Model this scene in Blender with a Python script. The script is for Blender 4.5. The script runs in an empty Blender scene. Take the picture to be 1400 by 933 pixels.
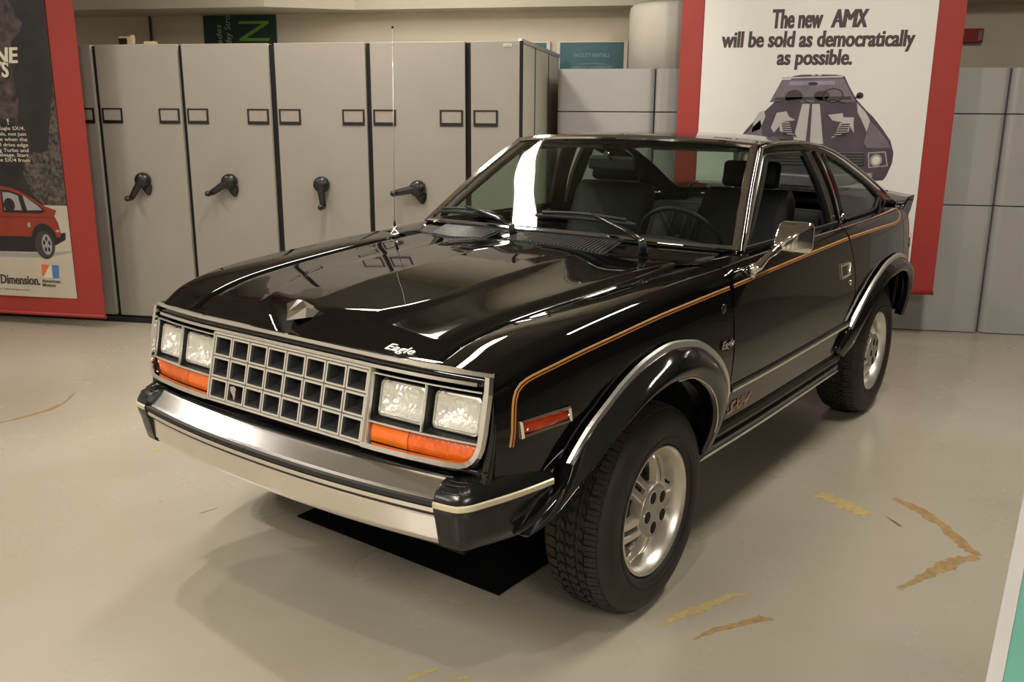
import bpy, bmesh, math, random
from mathutils import Vector, Matrix
random.seed(7)
C = bpy.context.scene.collection
PI = math.pi
# ------------------------------------------------------------------ camera
cam_data = bpy.data.cameras.new('camera')
cam = bpy.data.objects.new('camera', cam_data)
C.objects.link(cam)
cam_data.sensor_width = 36
cam_data.lens = 36*1241.7/1400
cam_data.clip_start = .05
CAR_YAW = -0.4436
yaw, pitch, roll = -0.637-CAR_YAW, -0.2465, 0.0061
cy_, sy_, cp_, sp_ = math.cos(yaw), math.sin(yaw), math.cos(pitch), math.sin(pitch)
fwd = Vector((sy_*cp_, cy_*cp_, sp_)); rt = Vector((cy_, -sy_, 0)); up = rt.cross(fwd)
cr, sr = math.cos(roll), math.sin(roll)
r2 = rt*cr+up*sr; u2 = up*cr-rt*sr
mw = Matrix(((r2.x, u2.x, -fwd.x, 0.84016), (r2.y, u2.y, -fwd.y, -3.01927), (r2.z, u2.z, -fwd.z, 1.53624), (0, 0, 0, 1)))
cam.matrix_world = mw
bpy.context.scene.camera = cam
sc = bpy.context.scene
sc.view_settings.view_transform = 'Standard'
sc.view_settings.look = 'None'
sc.view_settings.gamma = 1
sc.view_settings.use_curve_mapping = False
sc.view_settings.exposure = -0.05
# ------------------------------------------------------------------ world: a closed hall, so only a trace of ambient
w = bpy.data.worlds.new('world'); sc.world = w; w.use_nodes = True
w.node_tree.nodes['Background'].inputs[0].default_value = (.9, .85, .75, 1)
w.node_tree.nodes['Background'].inputs[1].default_value = .05

def area(name, loc, sx, sy, power, col=(1, .945, .86), rot=(0, 0, 0), spread=PI):
    l = bpy.data.lights.new(name, 'AREA'); l.shape = 'RECTANGLE'; l.size = sx; l.size_y = sy
    l.energy = power; l.color = col; l.spread = spread
    o = bpy.data.objects.new(name, l); o.location = loc; o.rotation_euler = rot
    C.objects.link(o); return o
def spot(name, loc, target, power, size=60, rad=.04, col=(1, .925, .82), blend=.6):
    l = bpy.data.lights.new(name, 'SPOT'); l.energy = power; l.spot_size = math.radians(size)
    l.spot_blend = blend; l.shadow_soft_size = rad; l.color = col
    o = bpy.data.objects.new(name, l); o.location = loc
    o.rotation_euler = (Vector(target)-Vector(loc)).to_track_quat('-Z', 'Y').to_euler()
    C.objects.link(o); return o
CEIL = 3.3
# (x, y, half width, half length, power) of the ceiling light panels and added fill panels
PANELS = [(-1.22, 2.35, .13, 1.25, 66), (-1.3, -3.4, .15, .9, 120), (2.3, 1.2, .13, .8, 70), (2.6, -5.0, .15, .9, 130),
          (-4.2, .6, .13, .6, 40), (-4.2, -4.6, .15, .9, 110)]  # panels at negative y are unseen fill, added to brighten the front
SPOTS = [((-2.05, .72, 3.12), (.0, .4, .4), 130), ((-2.75, 1.08, 3.12), (-.2, .3, .4), 95),
         ((.6, -1.9, 3.12), (1.2, -.2, 0), 60), ((.9, 1.55, 3.12), (1.5, 3.3, 1.2), 60), ((-2.4, 1.3, 3.12), (-1.9, 3.0, .9), 50), ((1.3, 1.5, 3.12), (-.4, 3.9, 1.5), 70)]  # the last spot is added to brighten the shelving's cream side
for i_, (x_, y_, hx_, hy_, p_) in enumerate(PANELS):
    area('panel_and_fill_light', (x_, y_, CEIL-.075), hx_*2, hy_*2, p_)
for a_, t_, p_ in SPOTS:
    spot('spot_and_fill_light', a_, t_, p_, 95 if p_ != 70 else 60)
# ------------------------------------------------------------------ materials
def mat(name, col, rough=.5, metal=0, coat=0, coat_rough=.03, noise=0, nscale=20, bump=0, bscale=60, spec=.5, emit=None, estr=0, ior=1.5, trans=0, aniso=0):
    m = bpy.data.materials.new(name); m.use_nodes = True
    nt = m.node_tree; b = nt.nodes['Principled BSDF']
    b.inputs['Base Color'].default_value = (*col, 1)
    b.inputs['Roughness'].default_value = rough
    b.inputs['Metallic'].default_value = metal
    b.inputs['Coat Weight'].default_value = coat
    b.inputs['Coat Roughness'].default_value = coat_rough
    b.inputs['Specular IOR Level'].default_value = spec
    b.inputs['IOR'].default_value = ior
    b.inputs['Transmission Weight'].default_value = trans
    if emit:
        b.inputs['Emission Color'].default_value = (*emit, 1); b.inputs['Emission Strength'].default_value = estr
    tc = None
    if noise or bump:
        tc = nt.nodes.new('ShaderNodeTexCoord')
    if noise:
        n = nt.nodes.new('ShaderNodeTexNoise'); n.inputs['Scale'].default_value = nscale; n.inputs['Detail'].default_value = 5
        nt.links.new(tc.outputs['Object'], n.inputs['Vector'])
        mr = nt.nodes.new('ShaderNodeMapRange'); mr.inputs['From Min'].default_value = .3; mr.inputs['From Max'].default_value = .7
        mr.inputs['To Min'].default_value = 1-noise; mr.inputs['To Max'].default_value = 1+noise
        nt.links.new(n.outputs['Fac'], mr.inputs['Value'])
        hs = nt.nodes.new('ShaderNodeHueSaturation'); hs.inputs['Color'].default_value = (*col, 1)
        nt.links.new(mr.outputs['Result'], hs.inputs['Value']); nt.links.new(hs.outputs['Color'], b.inputs['Base Color'])
    if bump:
        n2 = nt.nodes.new('ShaderNodeTexNoise'); n2.inputs['Scale'].default_value = bscale; n2.inputs['Detail'].default_value = 4
        nt.links.new(tc.outputs['Object'], n2.inputs['Vector'])
        bp = nt.nodes.new('ShaderNodeBump'); bp.inputs['Strength'].default_value = bump; bp.inputs['Distance'].default_value = .01
        nt.links.new(n2.outputs['Fac'], bp.inputs['Height']); nt.links.new(bp.outputs['Normal'], b.inputs['Normal'])
    return m
def glass_mat(name, tint, gloss=.05, edge=1.5):
    m = bpy.data.materials.new(name); m.use_nodes = True; nt = m.node_tree
    nt.nodes.clear(); o = nt.nodes.new('ShaderNodeOutputMaterial'); mix = nt.nodes.new('ShaderNodeMixShader')
    t = nt.nodes.new('ShaderNodeBsdfTransparent'); t.inputs[0].default_value = (*tint, 1)
    g = nt.nodes.new('ShaderNodeBsdfGlossy'); g.inputs['Roughness'].default_value = gloss
    lw = nt.nodes.new('ShaderNodeLayerWeight'); lw.inputs[0].default_value = .5
    pw = nt.nodes.new('ShaderNodeMath'); pw.operation = 'POWER'; pw.inputs[1].default_value = 4.0; nt.links.new(lw.outputs['Facing'], pw.inputs[0])
    f = nt.nodes.new('ShaderNodeMapRange'); f.inputs['To Min'].default_value = .05*(edge-.5); f.inputs['To Max'].default_value = 1; nt.links.new(pw.outputs[0], f.inputs['Value'])
    nt.links.new(f.outputs[0], mix.inputs[0]); nt.links.new(t.outputs[0], mix.inputs[1]); nt.links.new(g.outputs[0], mix.inputs[2])
    nt.links.new(mix.outputs[0], o.inputs[0]); return m
M = {}
M['paint'] = mat('gloss_black_paint', (.003, .0025, .0025), .03, 0, 0, .015, spec=.5, noise=.1, nscale=3, ior=1.66)
M['flare'] = mat('flare_black', (.006, .0055, .005), .09, 0, 0, .06, noise=.1, nscale=6, bump=.01, bscale=20, ior=1.7)
M['vent'] = mat('vent_slat_grey', (.10, .095, .09), .25, .3, noise=.1, nscale=30)
M['capblk'] = mat('bumper_cap_black', (.009, .0085, .008), .24, 0, 0, .1, noise=.1, nscale=9, bump=.02, bscale=30)
M['chrome'] = mat('chrome', (.82, .80, .77), .07, 1, noise=.03, nscale=8)
M['chrome2'] = mat('brushed_bright_trim', (.78, .75, .70), .34, .85, noise=.05, nscale=30)
M['bumper'] = mat('bright_aluminium', (.84, .81, .77), .19, 1, noise=.03, nscale=12, bump=.02, bscale=14)
M['alu'] = mat('wheel_aluminium', (.74, .70, .62), .32, .8, noise=.06, nscale=25)
M['alu2'] = mat('wheel_painted_alloy', (.42, .39, .34), .38, .7, noise=.08, nscale=25)
M['blackp'] = mat('black_plastic', (.012, .011, .010), .42, noise=.15, nscale=20, bump=.05, bscale=200)
M['matte'] = mat('matte_black', (.004, .004, .004), .85, noise=.1, nscale=10)
M['rubber'] = mat('rubber', (.010, .009, .008), .6, noise=.2, nscale=15)
M['tire'] = mat('tyre_rubber', (.020, .016, .013), .62, noise=.3, nscale=9, bump=.15, bscale=90)
M['tread'] = mat('tread_rubber', (.024, .017, .014), .7, noise=.35, nscale=12, bump=.2, bscale=120)
M['grille_silver'] = mat('grille_silver', (.62, .58, .50), .38, .35, noise=.05, nscale=30)
M['grille_dark'] = mat('grille_dark', (.030, .030, .030), .5, .1, noise=.1, nscale=30)
M['lens_glass'] = glass_mat('clear_lens', (.95, .95, .93), .06, 1.5)
M['windshield'] = glass_mat('tinted_windshield', (.66, .76, .69), .012, 1.52)
M['sideglass'] = glass_mat('tinted_side_glass', (.66, .76, .69), .012, 1.5)
M['amber'] = mat('amber_lens', (.85, .16, .008), .18, 0, .8, .03, noise=.12, nscale=14, emit=None)
M['amber2'] = mat('amber_lens_ribbed', (.72, .11, .006), .25, 0, .8, .03, noise=.15, nscale=30)
M['marker'] = mat('marker_amber', (.40, .035, .008), .15, 0, .9, .03, noise=.3, nscale=40)
M['redlens'] = mat('red_lens', (.35, .01, .01), .2, 0, .8, .03, noise=.1, nscale=30)
M['gold'] = mat('pinstripe_gold', (.55, .30, .10), .4, .2, noise=.1, nscale=20)
M['orange'] = mat('pinstripe_orange', (.42, .13, .03), .4, .1, noise=.1, nscale=20)
M['cream'] = mat('stripe_cream', (.62, .55, .38), .35, .2, noise=.06, nscale=20)
M['decal'] = mat('decal_copper', (.50, .28, .18), .4, .2, noise=.1, nscale=20)
M['seat'] = mat('black_vinyl', (.012, .0115, .011), .6, spec=.25, noise=.1, nscale=10, bump=.1, bscale=90)
M['carpet'] = mat('dark_carpet', (.018, .016, .014), .95, noise=.3, nscale=80, bump=.3, bscale=300)
M['dash'] = mat('dash_black', (.018, .018, .018), .6, spec=.3, noise=.1, nscale=20, bump=.1, bscale=150)
M['headliner'] = mat('headliner', (.10, .09, .08), .9, noise=.1, nscale=60)

M['shelf'] = mat('shelf_enamel', (.305, .275, .235), .42, 0, .15, .3, noise=.035, nscale=3, bump=.03, bscale=500)
M['shelfside'] = mat('shelf_side_enamel', (.66, .62, .50), .45, 0, .1, .3, noise=.03, nscale=3)
M['gap'] = mat('gap_black', (.004, .004, .004), .8, noise=.1, nscale=10)
M['label_black'] = mat('label_black', (.010, .008, .007), .35, noise=.1, nscale=30)
M['label_card'] = mat('label_card', (.31, .275, .235), .6, noise=.05, nscale=30)
M['handle'] = mat('handle_black', (.007, .006, .006), .35, 0, .2, .2, noise=.1, nscale=30)
M['cab'] = mat('cabinet_grey', (.36, .345, .33), .40, 0, .15, .25, noise=.03, nscale=3, bump=.02, bscale=400)
M['cabdark'] = mat('cabinet_seam', (.05, .05, .05), .6, noise=.1, nscale=30)
M['wall'] = mat('wall_paint', (.60, .53, .42), .8, noise=.05, nscale=2, bump=.05, bscale=80)
M['darkwall'] = mat('dark_wall_paint', (.05, .045, .04), .8, noise=.2, nscale=1.5)
M['midwall'] = mat('plain_wall_paint', (.68, .64, .57), .8, noise=.1, nscale=1.5)
M['ceil'] = mat('ceiling_paint', (.28, .26, .23), .85, noise=.2, nscale=1.2)
M['beam'] = mat('beam_paint', (.55, .50, .40), .7, noise=.05, nscale=2)
M['banner_red'] = mat('banner_red', (.30, .026, .018), .6, noise=.05, nscale=4, bump=.03, bscale=300)
M['banner_white'] = mat('banner_white', (.66, .635, .59), .6, noise=.02, nscale=3, bump=.03, bscale=300)
M['print_dark'] = mat('print_dark', (.045, .032, .030), .6, noise=.1, nscale=30)
M['print_cream'] = mat('print_cream', (.62, .55, .42), .6, noise=.04, nscale=8)
M['print_rock'] = mat('print_rock', (.050, .036, .033), .6, noise=.9, nscale=16)
M['print_rock2'] = mat('print_rock_dark', (.015, .011, .011), .6, noise=.6, nscale=7)
M['print_bush'] = mat('print_bush', (.060, .050, .040), .6, noise=1.0, nscale=38)
M['print_snow'] = mat('print_snow', (.46, .40, .31), .6, noise=.06, nscale=6)
M['print_red'] = mat('print_red', (.24, .028, .012), .55, noise=.15, nscale=10)
M['print_red2'] = mat('print_red_dark', (.16, .015, .010), .55, noise=.1, nscale=10)
M['print_black'] = mat('print_black', (.012, .010, .010), .55, noise=.1, nscale=10)
M['print_plum'] = mat('print_plum', (.055, .040, .050), .55, noise=.25, nscale=9)
M['print_plum2'] = mat('print_plum_mid', (.14, .115, .135), .55, noise=.2, nscale=9)
M['print_lilac'] = mat('print_lilac', (.24, .21, .27), .55, noise=.15, nscale=9)
M['print_grey'] = mat('print_grey', (.40, .38, .36), .55, noise=.06, nscale=9)
M['print_shade'] = mat('print_shadow_grey', (.30, .28, .27), .55, noise=.06, nscale=9)
M['print_text'] = mat('print_text_dark', (.045, .032, .030), .6, noise=.05, nscale=30)
M['print_orange'] = mat('print_orange', (.60, .12, .04), .6, noise=.05, nscale=30)
M['print_blue'] = mat('print_blue', (.06, .16, .40), .6, noise=.05, nscale=30)
M['sign_green'] = mat('sign_dark_green', (.010, .030, .026), .5, noise=.1, nscale=5)
M['sign_lime'] = mat('sign_lime', (.12, .30, .03), .5, noise=.05, nscale=5)
M['sign_text'] = mat('sign_text_grey', (.30, .36, .26), .5, noise=.05, nscale=5)
M['sign_teal'] = mat('sign_teal', (.035, .115, .14), .3, 0, .3, .1, noise=.15, nscale=5)
M['sign_ttext'] = mat('sign_teal_text', (.22, .34, .36), .4, noise=.05, nscale=5)
M['white'] = mat('white_plastic', (.66, .61, .53), .5, noise=.03, nscale=6)
M['beige'] = mat('beige_plastic', (.42, .33, .19), .5, noise=.05, nscale=20)
M['alarm'] = mat('alarm_red', (.25, .012, .010), .35, noise=.05, nscale=20)
M['teal'] = mat('teal_laminate', (.10, .29, .22), .4, 0, .1, .2, noise=.04, nscale=6)
M['trimgrey'] = mat('trim_grey', (.42, .40, .37), .45, noise=.03, nscale=10)
M['plinthdark'] = mat('plinth_dark', (.10, .095, .09), .6, noise=.1, nscale=10)
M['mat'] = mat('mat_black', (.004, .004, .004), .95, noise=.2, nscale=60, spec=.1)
M['stain'] = mat('stain_tan', (.33, .21, .075), .5, noise=.25, nscale=30)
M['stain2'] = mat('stain_yellow', (.47, .36, .15), .45, noise=.15, nscale=30)
M['stain3'] = mat('stain_brown', (.16, .09, .03), .5, noise=.3, nscale=30)
M['tube'] = mat('light_panel', (.9, .88, .8), .5, emit=(1, .93, .80), estr=9, noise=.01, nscale=3)
M['lampglow'] = mat('lamp_glow', (.9, .88, .8), .5, emit=(1, .90, .70), estr=30, noise=.01, nscale=3)
M['whitetext'] = mat('print_white', (.66, .60, .48), .6, noise=.03, nscale=20)
def floor_mat():
    m = bpy.data.materials.new('epoxy_floor'); m.use_nodes = True; nt = m.node_tree; b = nt.nodes['Principled BSDF']
    tc = nt.nodes.new('ShaderNodeTexCoord')
    n = nt.nodes.new('ShaderNodeTexNoise'); n.inputs['Scale'].default_value = .9; n.inputs['Detail'].default_value = 6; n.inputs['Roughness'].default_value = .55
    nt.links.new(tc.outputs['Object'], n.inputs['Vector'])
    r = nt.nodes.new('ShaderNodeValToRGB'); r.color_ramp.elements[0].position = .3; r.color_ramp.elements[0].color = (.36, .315, .235, 1)
    r.color_ramp.elements[1].position = .72; r.color_ramp.elements[1].color = (.42, .375, .30, 1)
    nt.links.new(n.outputs['Fac'], r.inputs[0])
    # sparse dark specks
    v = nt.nodes.new('ShaderNodeTexVoronoi'); v.inputs['Scale'].default_value = 5; nt.links.new(tc.outputs['Object'], v.inputs['Vector'])
    lt = nt.nodes.new('ShaderNodeMath'); lt.operation = 'LESS_THAN'; lt.inputs[1].default_value = .018; nt.links.new(v.outputs['Distance'], lt.inputs[0])
    mx = nt.nodes.new('ShaderNodeMix'); mx.data_type = 'RGBA'; mx.inputs['B'].default_value = (.12, .09, .05, 1)
    nt.links.new(lt.outputs[0], mx.inputs['Factor']); nt.links.new(r.outputs[0], mx.inputs['A']); nt.links.new(mx.outputs['Result'], b.inputs['Base Color'])
    n2 = nt.nodes.new('ShaderNodeTexNoise'); n2.inputs['Scale'].default_value = 1.6; n2.inputs['Detail'].default_value = 8; nt.links.new(tc.outputs['Object'], n2.inputs['Vector'])
    mr = nt.nodes.new('ShaderNodeMapRange'); mr.inputs['To Min'].default_value = .16; mr.inputs['To Max'].default_value = .36; nt.links.new(n2.outputs['Fac'], mr.inputs['Value']); nt.links.new(mr.outputs[0], b.inputs['Roughness'])
    b.inputs['Specular IOR Level'].default_value = .45
    return m
M['floor'] = floor_mat()
def reflector_mat():
    m = mat('lamp_reflector', (.92, .90, .84), .30, .55)
    nt = m.node_tree; b = nt.nodes['Principled BSDF']; tc = nt.nodes.new('ShaderNodeTexCoord')
    v = nt.nodes.new('ShaderNodeTexVoronoi'); v.inputs['Scale'].default_value = 60; v.distance = 'CHEBYCHEV'
    mp = nt.nodes.new('ShaderNodeMapping'); mp.inputs['Scale'].default_value = (1, 1, .6)
    nt.links.new(tc.outputs['Object'], mp.inputs[0]); nt.links.new(mp.outputs[0], v.inputs['Vector'])
    bp = nt.nodes.new('ShaderNodeBump'); bp.inputs['Strength'].default_value = .7; bp.inputs['Distance'].default_value = .01
    nt.links.new(v.outputs['Distance'], bp.inputs['Height']); nt.links.new(bp.outputs[0], b.inputs['Normal'])
    return m
M['reflector'] = reflector_mat()

# ------------------------------------------------------------------ mesh helpers
class MB:
    """collects faces; build() links them as ONE mesh object"""
    def __init__(s): s.v = []; s.f = []; s.m = []; s.sm = []
    def add(s, vs, fs, mi=0, smooth=False):
        o = len(s.v); s.v += [tuple(v) for v in vs]
        for f in fs: s.f.append(tuple(i+o for i in f)); s.m.append(mi); s.sm.append(smooth)
        return s
    def box(s, x0, x1, y0, y1, z0, z1, mi=0, mtx=None):
        vs = [(x, y, z) for z in (z0, z1) for y in (y0, y1) for x in (x0, x1)]
        if mtx: vs = [mtx @ Vector(v) for v in vs]
        return s.add(vs, [(0, 2, 3, 1), (4, 5, 7, 6), (0, 1, 5, 4), (2, 6, 7, 3), (0, 4, 6, 2), (1, 3, 7, 5)], mi)
    def grid(s, rows, mi=0, smooth=True, close=False, flip=False):
        n = len(rows[0]); vs = [p for r in rows for p in r]; fs = []
        for i in range(len(rows)-1):
            for j in range(n if close else n-1):
                a, b = i*n+j, i*n+(j+1) % n
                q = (a, b, b+n, a+n)
                fs.append(q[::-1] if flip else q)
        return s.add(vs, fs, mi, smooth)
    def poly(s, pts, mi=0): return s.add(pts, [tuple(range(len(pts)))], mi)
    def prism(s, pts, d, mi=0, smooth=False):
        """polygon pts (3D) extruded by vector d"""
        n = len(pts); a = [Vector(p) for p in pts]; b = [p+Vector(d) for p in a]
        fs = [tuple(range(n))[::-1], tuple(range(n, 2*n))]
        s.add(a+b, fs, mi, False)
        return s.add(a+b, [(i, (i+1) % n, (i+1) % n+n, i+n) for i in range(n)], mi, smooth)
    def tube(s, path, r, n=8, mi=0, caps=True, squash=1, close=False):
        path = [Vector(p) for p in path]; rows = []
        rs = r if isinstance(r, (list, tuple)) else [r]*len(path)
        L = len(path)
        for i, p in enumerate(path):
            if close: t = path[(i+1) % L]-path[i-1]
            else: t = path[min(i+1, L-1)]-path[max(i-1, 0)]
            t.normalize()
            ref = Vector((0, 0, 1)) if abs(t.z) < .92 else Vector((0, 1, 0))
            a = t.cross(ref).normalized(); b = a.cross(t).normalized()
            rows.append([p+a*math.cos(2*PI*k/n)*rs[i]+b*math.sin(2*PI*k/n)*rs[i]*squash for k in range(n)])
        if close: rows.append(rows[0])
        s.grid(rows, mi, True, True)
        if caps and not close:
            o = len(s.v); s.add(rows[0], [tuple(range(n))[::-1]], mi); s.add(rows[-1], [tuple(range(n))], mi)
        return s
    def strip(s, path, wvec, d=None, mi=0):
        """ribbon of rectangular section: path points, per-point (width vector, out vector)"""
        rows = []
        for i, p in enumerate(path):
            p = Vector(p); w_, o_ = wvec[i]
            w_ = Vector(w_); o_ = Vector(o_)
            rows.append([p-w_/2, p-w_/2*.7+o_, p+w_/2*.7+o_, p+w_/2])
        s.grid(rows, mi, False)
        s.add(rows[0], [(0, 1, 2, 3)], mi); s.add(rows[-1], [(3, 2, 1, 0)], mi)
        return s
    def lathe(s, prof, axis='x', n=48, mi=0, smooth=True, c=(0, 0, 0), closed=False):
        """prof: list of (along axis, radius)"""
        rows = []
        for a, r in prof:
            row = []
            for k in range(n):
                t = 2*PI*k/n; u, v = r*math.cos(t), r*math.sin(t)
                row.append((c[0]+a, c[1]+u, c[2]+v) if axis == 'x' else (c[0]+u, c[1]+a, c[2]+v) if axis == 'y' else (c[0]+u, c[1]+v, c[2]+a))
            rows.append(row)
        if closed: rows.append(rows[0])
        return s.grid(rows, mi, smooth, True)
    def disc(s, x, r, n=24, c=(0, 0), sgn=1, mi=0, ry=None):
        ry = ry or r
        pts = [(x, c[0]+r*math.cos(2*PI*k/n)*sgn, c[1]+ry*math.sin(2*PI*k/n)) for k in range(n)]
        return s.add(pts, [tuple(range(n))], mi)
    def build(s, name, mats, parent=None, fix=True, bevel=0, auto=None):
        me = bpy.data.meshes.new(name); me.from_pydata([tuple(v) for v in s.v], [], s.f)
        for mm in (mats if isinstance(mats, list) else [mats]): me.materials.append(mm)
        for p, mi, sm in zip(me.polygons, s.m, s.sm): p.material_index = mi; p.use_smooth = sm
        if fix:
            bm = bmesh.new(); bm.from_mesh(me)
            bmesh.ops.remove_doubles(bm, verts=bm.verts, dist=1e-5)
            bmesh.ops.recalc_face_normals(bm, faces=bm.faces); bm.to_mesh(me); bm.free()
        me.update()
        o = bpy.data.objects.new(name, me); C.objects.link(o)
        if parent: o.parent = parent
        if bevel:
            b = o.modifiers.new('bevel', 'BEVEL'); b.width = bevel; b.segments = 2; b.limit_method = 'ANGLE'
        return o
def tag(o, label=None, cat=None, group=None, kind=None):
    if label: o['label'] = label
    if cat: o['category'] = cat
    if group: o['group'] = group
    if kind: o['kind'] = kind
    return o
def empty(name, loc=(0, 0, 0), rz=0, label=None, cat=None, group=None):
    o = bpy.data.objects.new(name, None); C.objects.link(o); o.location = loc; o.rotation_euler = (0, 0, rz)
    o.empty_display_size = .1
    return tag(o, label, cat, group)
def copy_obj(o, parent=None, mtx=None):
    c = o.copy(); C.objects.link(c); c.parent = parent
    if mtx is not None: c.matrix_local = mtx @ o.matrix_local
    for ch in list(o.children): copy_obj(ch, c)
    return c
def text_mb(s, h, width=None, bold=0, shear=0, depth=.001, align='LEFT', space=1.0):
    """returns (verts, faces) of a string; cap height h, x-scaled to width; letters lie in x-z, facing -y"""
    cu = bpy.data.curves.new('t', 'FONT'); cu.body = s; cu.size = 1; cu.offset = bold; cu.shear = shear
    cu.extrude = 0; cu.space_character = space; cu.resolution_u = 3
    o = bpy.data.objects.new('t', cu); C.objects.link(o)
    bpy.context.view_layer.update()
    dg = bpy.context.evaluated_depsgraph_get()
    me = bpy.data.meshes.new_from_object(o.evaluated_get(dg))
    vs = [v.co.copy() for v in me.vertices]; fs = [tuple(p.vertices) for p in me.polygons]
    bpy.data.objects.remove(o); bpy.data.meshes.remove(me)
    x0 = min(v.x for v in vs); x1 = max(v.x for v in vs)
    k = h/.70; kx = (width/(x1-x0)) if width else k
    off = {'LEFT': x0, 'RIGHT': x1, 'CENTER': (x0+x1)/2}[align]
    out = [Vector(((v.x-off)*kx, 0, v.y*k)) for v in vs]
    n = len(out)
    # front face + sides for a real thickness
    edges = {}
    for f in fs:
        for a, b in zip(f, f[1:]+f[:1]): edges[(a, b)] = edges.get((a, b), 0)+1
    side = [(a, b, b+n, a+n) for (a, b) in edges if (b, a) not in edges]
    return [v+Vector((0, -depth, 0)) for v in out]+out, fs+side
def text_obj(name, s, mtx, m, parent, heavy=0, **k):
    vs, fs = text_mb(s, **k)
    mb = MB()
    for q, d in enumerate([0] if not heavy else [-heavy, 0, heavy]): mb.add([mtx @ (v+Vector((d, -.0002*q, 0))) for v in vs], fs)
    return mb.build(name, m, parent, fix=False)
# ------------------------------------------------------------------ the hall
X0, X1, Y0, Y1 = -6.5, 7.5, -8.5, 5.0
def struct(name, mb, m, parent=None, **k): return tag(mb.build(name, m, parent, **k), kind='structure' if parent is None else None)
floor = struct('floor', MB().box(X0, X1, Y0, Y1, -.10, 0), M['floor'])
struct('ceiling', MB().box(X0, X1, Y0, Y1, CEIL, CEIL+.1), M['ceil'])
struct('wall_back', MB().box(X0, X1, Y1, Y1+.1, 0, CEIL), M['wall'])
struct('wall_left', MB().box(X0-.1, X0, Y0, Y1, 0, CEIL), M['midwall'])
struct('wall_right', MB().box(X1, X1+.1, Y0, Y1, 0, CEIL), M['darkwall'])
struct('wall_front', MB().box(X0, X1, Y0-.1, Y0, 0, CEIL), M['midwall'])
# lowered beam along the back wall, its front face stepping back to the right
pl = [(X0, 4.4), (-2.72, 4.4), (-2.05, 4.72), (X1, 4.72), (X1, Y1), (X0, Y1)]
struct('trim_beam', MB().prism([(x, y, 2.375) for x, y in pl], (0, 0, CEIL-2.375)), M['beam'])
# wall panel joint and conduit
struct('trim_joint', MB().box(-4.150, -4.135, 4.98, Y1-.001, 1.2, 2.375), M['cabdark'])

# ceiling light panels and spot lamps, added fill among them
for i, (x, y, hx, hy, p) in enumerate(PANELS):
    e = empty('ceiling_and_fill_light', (x, y, CEIL), 0, ['long ceiling light panel above the shelving side of the black car', 'added fill light panel in front of the black car bonnet', 'ceiling light panel right of the car near the hanging white banner', 'added fill light panel right of the car towards the camera', 'ceiling light panel at far left near the mountain banner', 'added fill light panel at far left towards the camera'][i], 'ceiling light', 'ceiling light panels')
    m = MB()
    for a in (-1, 1):
        m.box(a*(hx+.02)-.02, a*(hx+.02)+.02, -hy-.04, hy+.04, -.06, -.001); m.box(-hx, hx, a*(hy+.02)-.02, a*(hy+.02)+.02, -.06, -.001)
    m.build('frame', M['white'], e)
    MB().box(-hx, hx, -hy, hy, -.04, -.03).build('diffuser', M['tube'], e)
for i, (a, t, p) in enumerate(SPOTS):
    e = empty('spot_and_fill_lamp', (a[0], a[1], CEIL), 0, ['spot lamp nearest above the car front on its left', 'spot lamp further left, nearer the shelving', 'spot lamp near the camera over the car front wheel', 'spot lamp aimed at the grey cabinets', 'spot lamp aimed at the shelving end panels', 'added fill spot brightening the cream side of the shelving row'][i], 'spot lamp', 'spot lamps under the ceiling')
    MB().tube([(0, 0, -.002), (0, 0, -.10)], .012).build('stem', M['blackp'], e)
    q = (Vector(t)-Vector(a)).to_track_quat('-Z', 'Y').to_matrix().to_4x4()
    m = MB(); rows = []
    for zz, r in [(.10, .0), (.10, .05), (.085, .06), (.03, .065), (.03, .058), (.05, .05)]:
        rows.append([(Matrix.Translation((0, 0, a[2]-CEIL)) @ q) @ Vector((r*math.cos(k*PI/8), r*math.sin(k*PI/8), zz)) for k in range(16)])
    m.grid(rows, 0, True, True); m.build('shade', M['blackp'], e)

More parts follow.
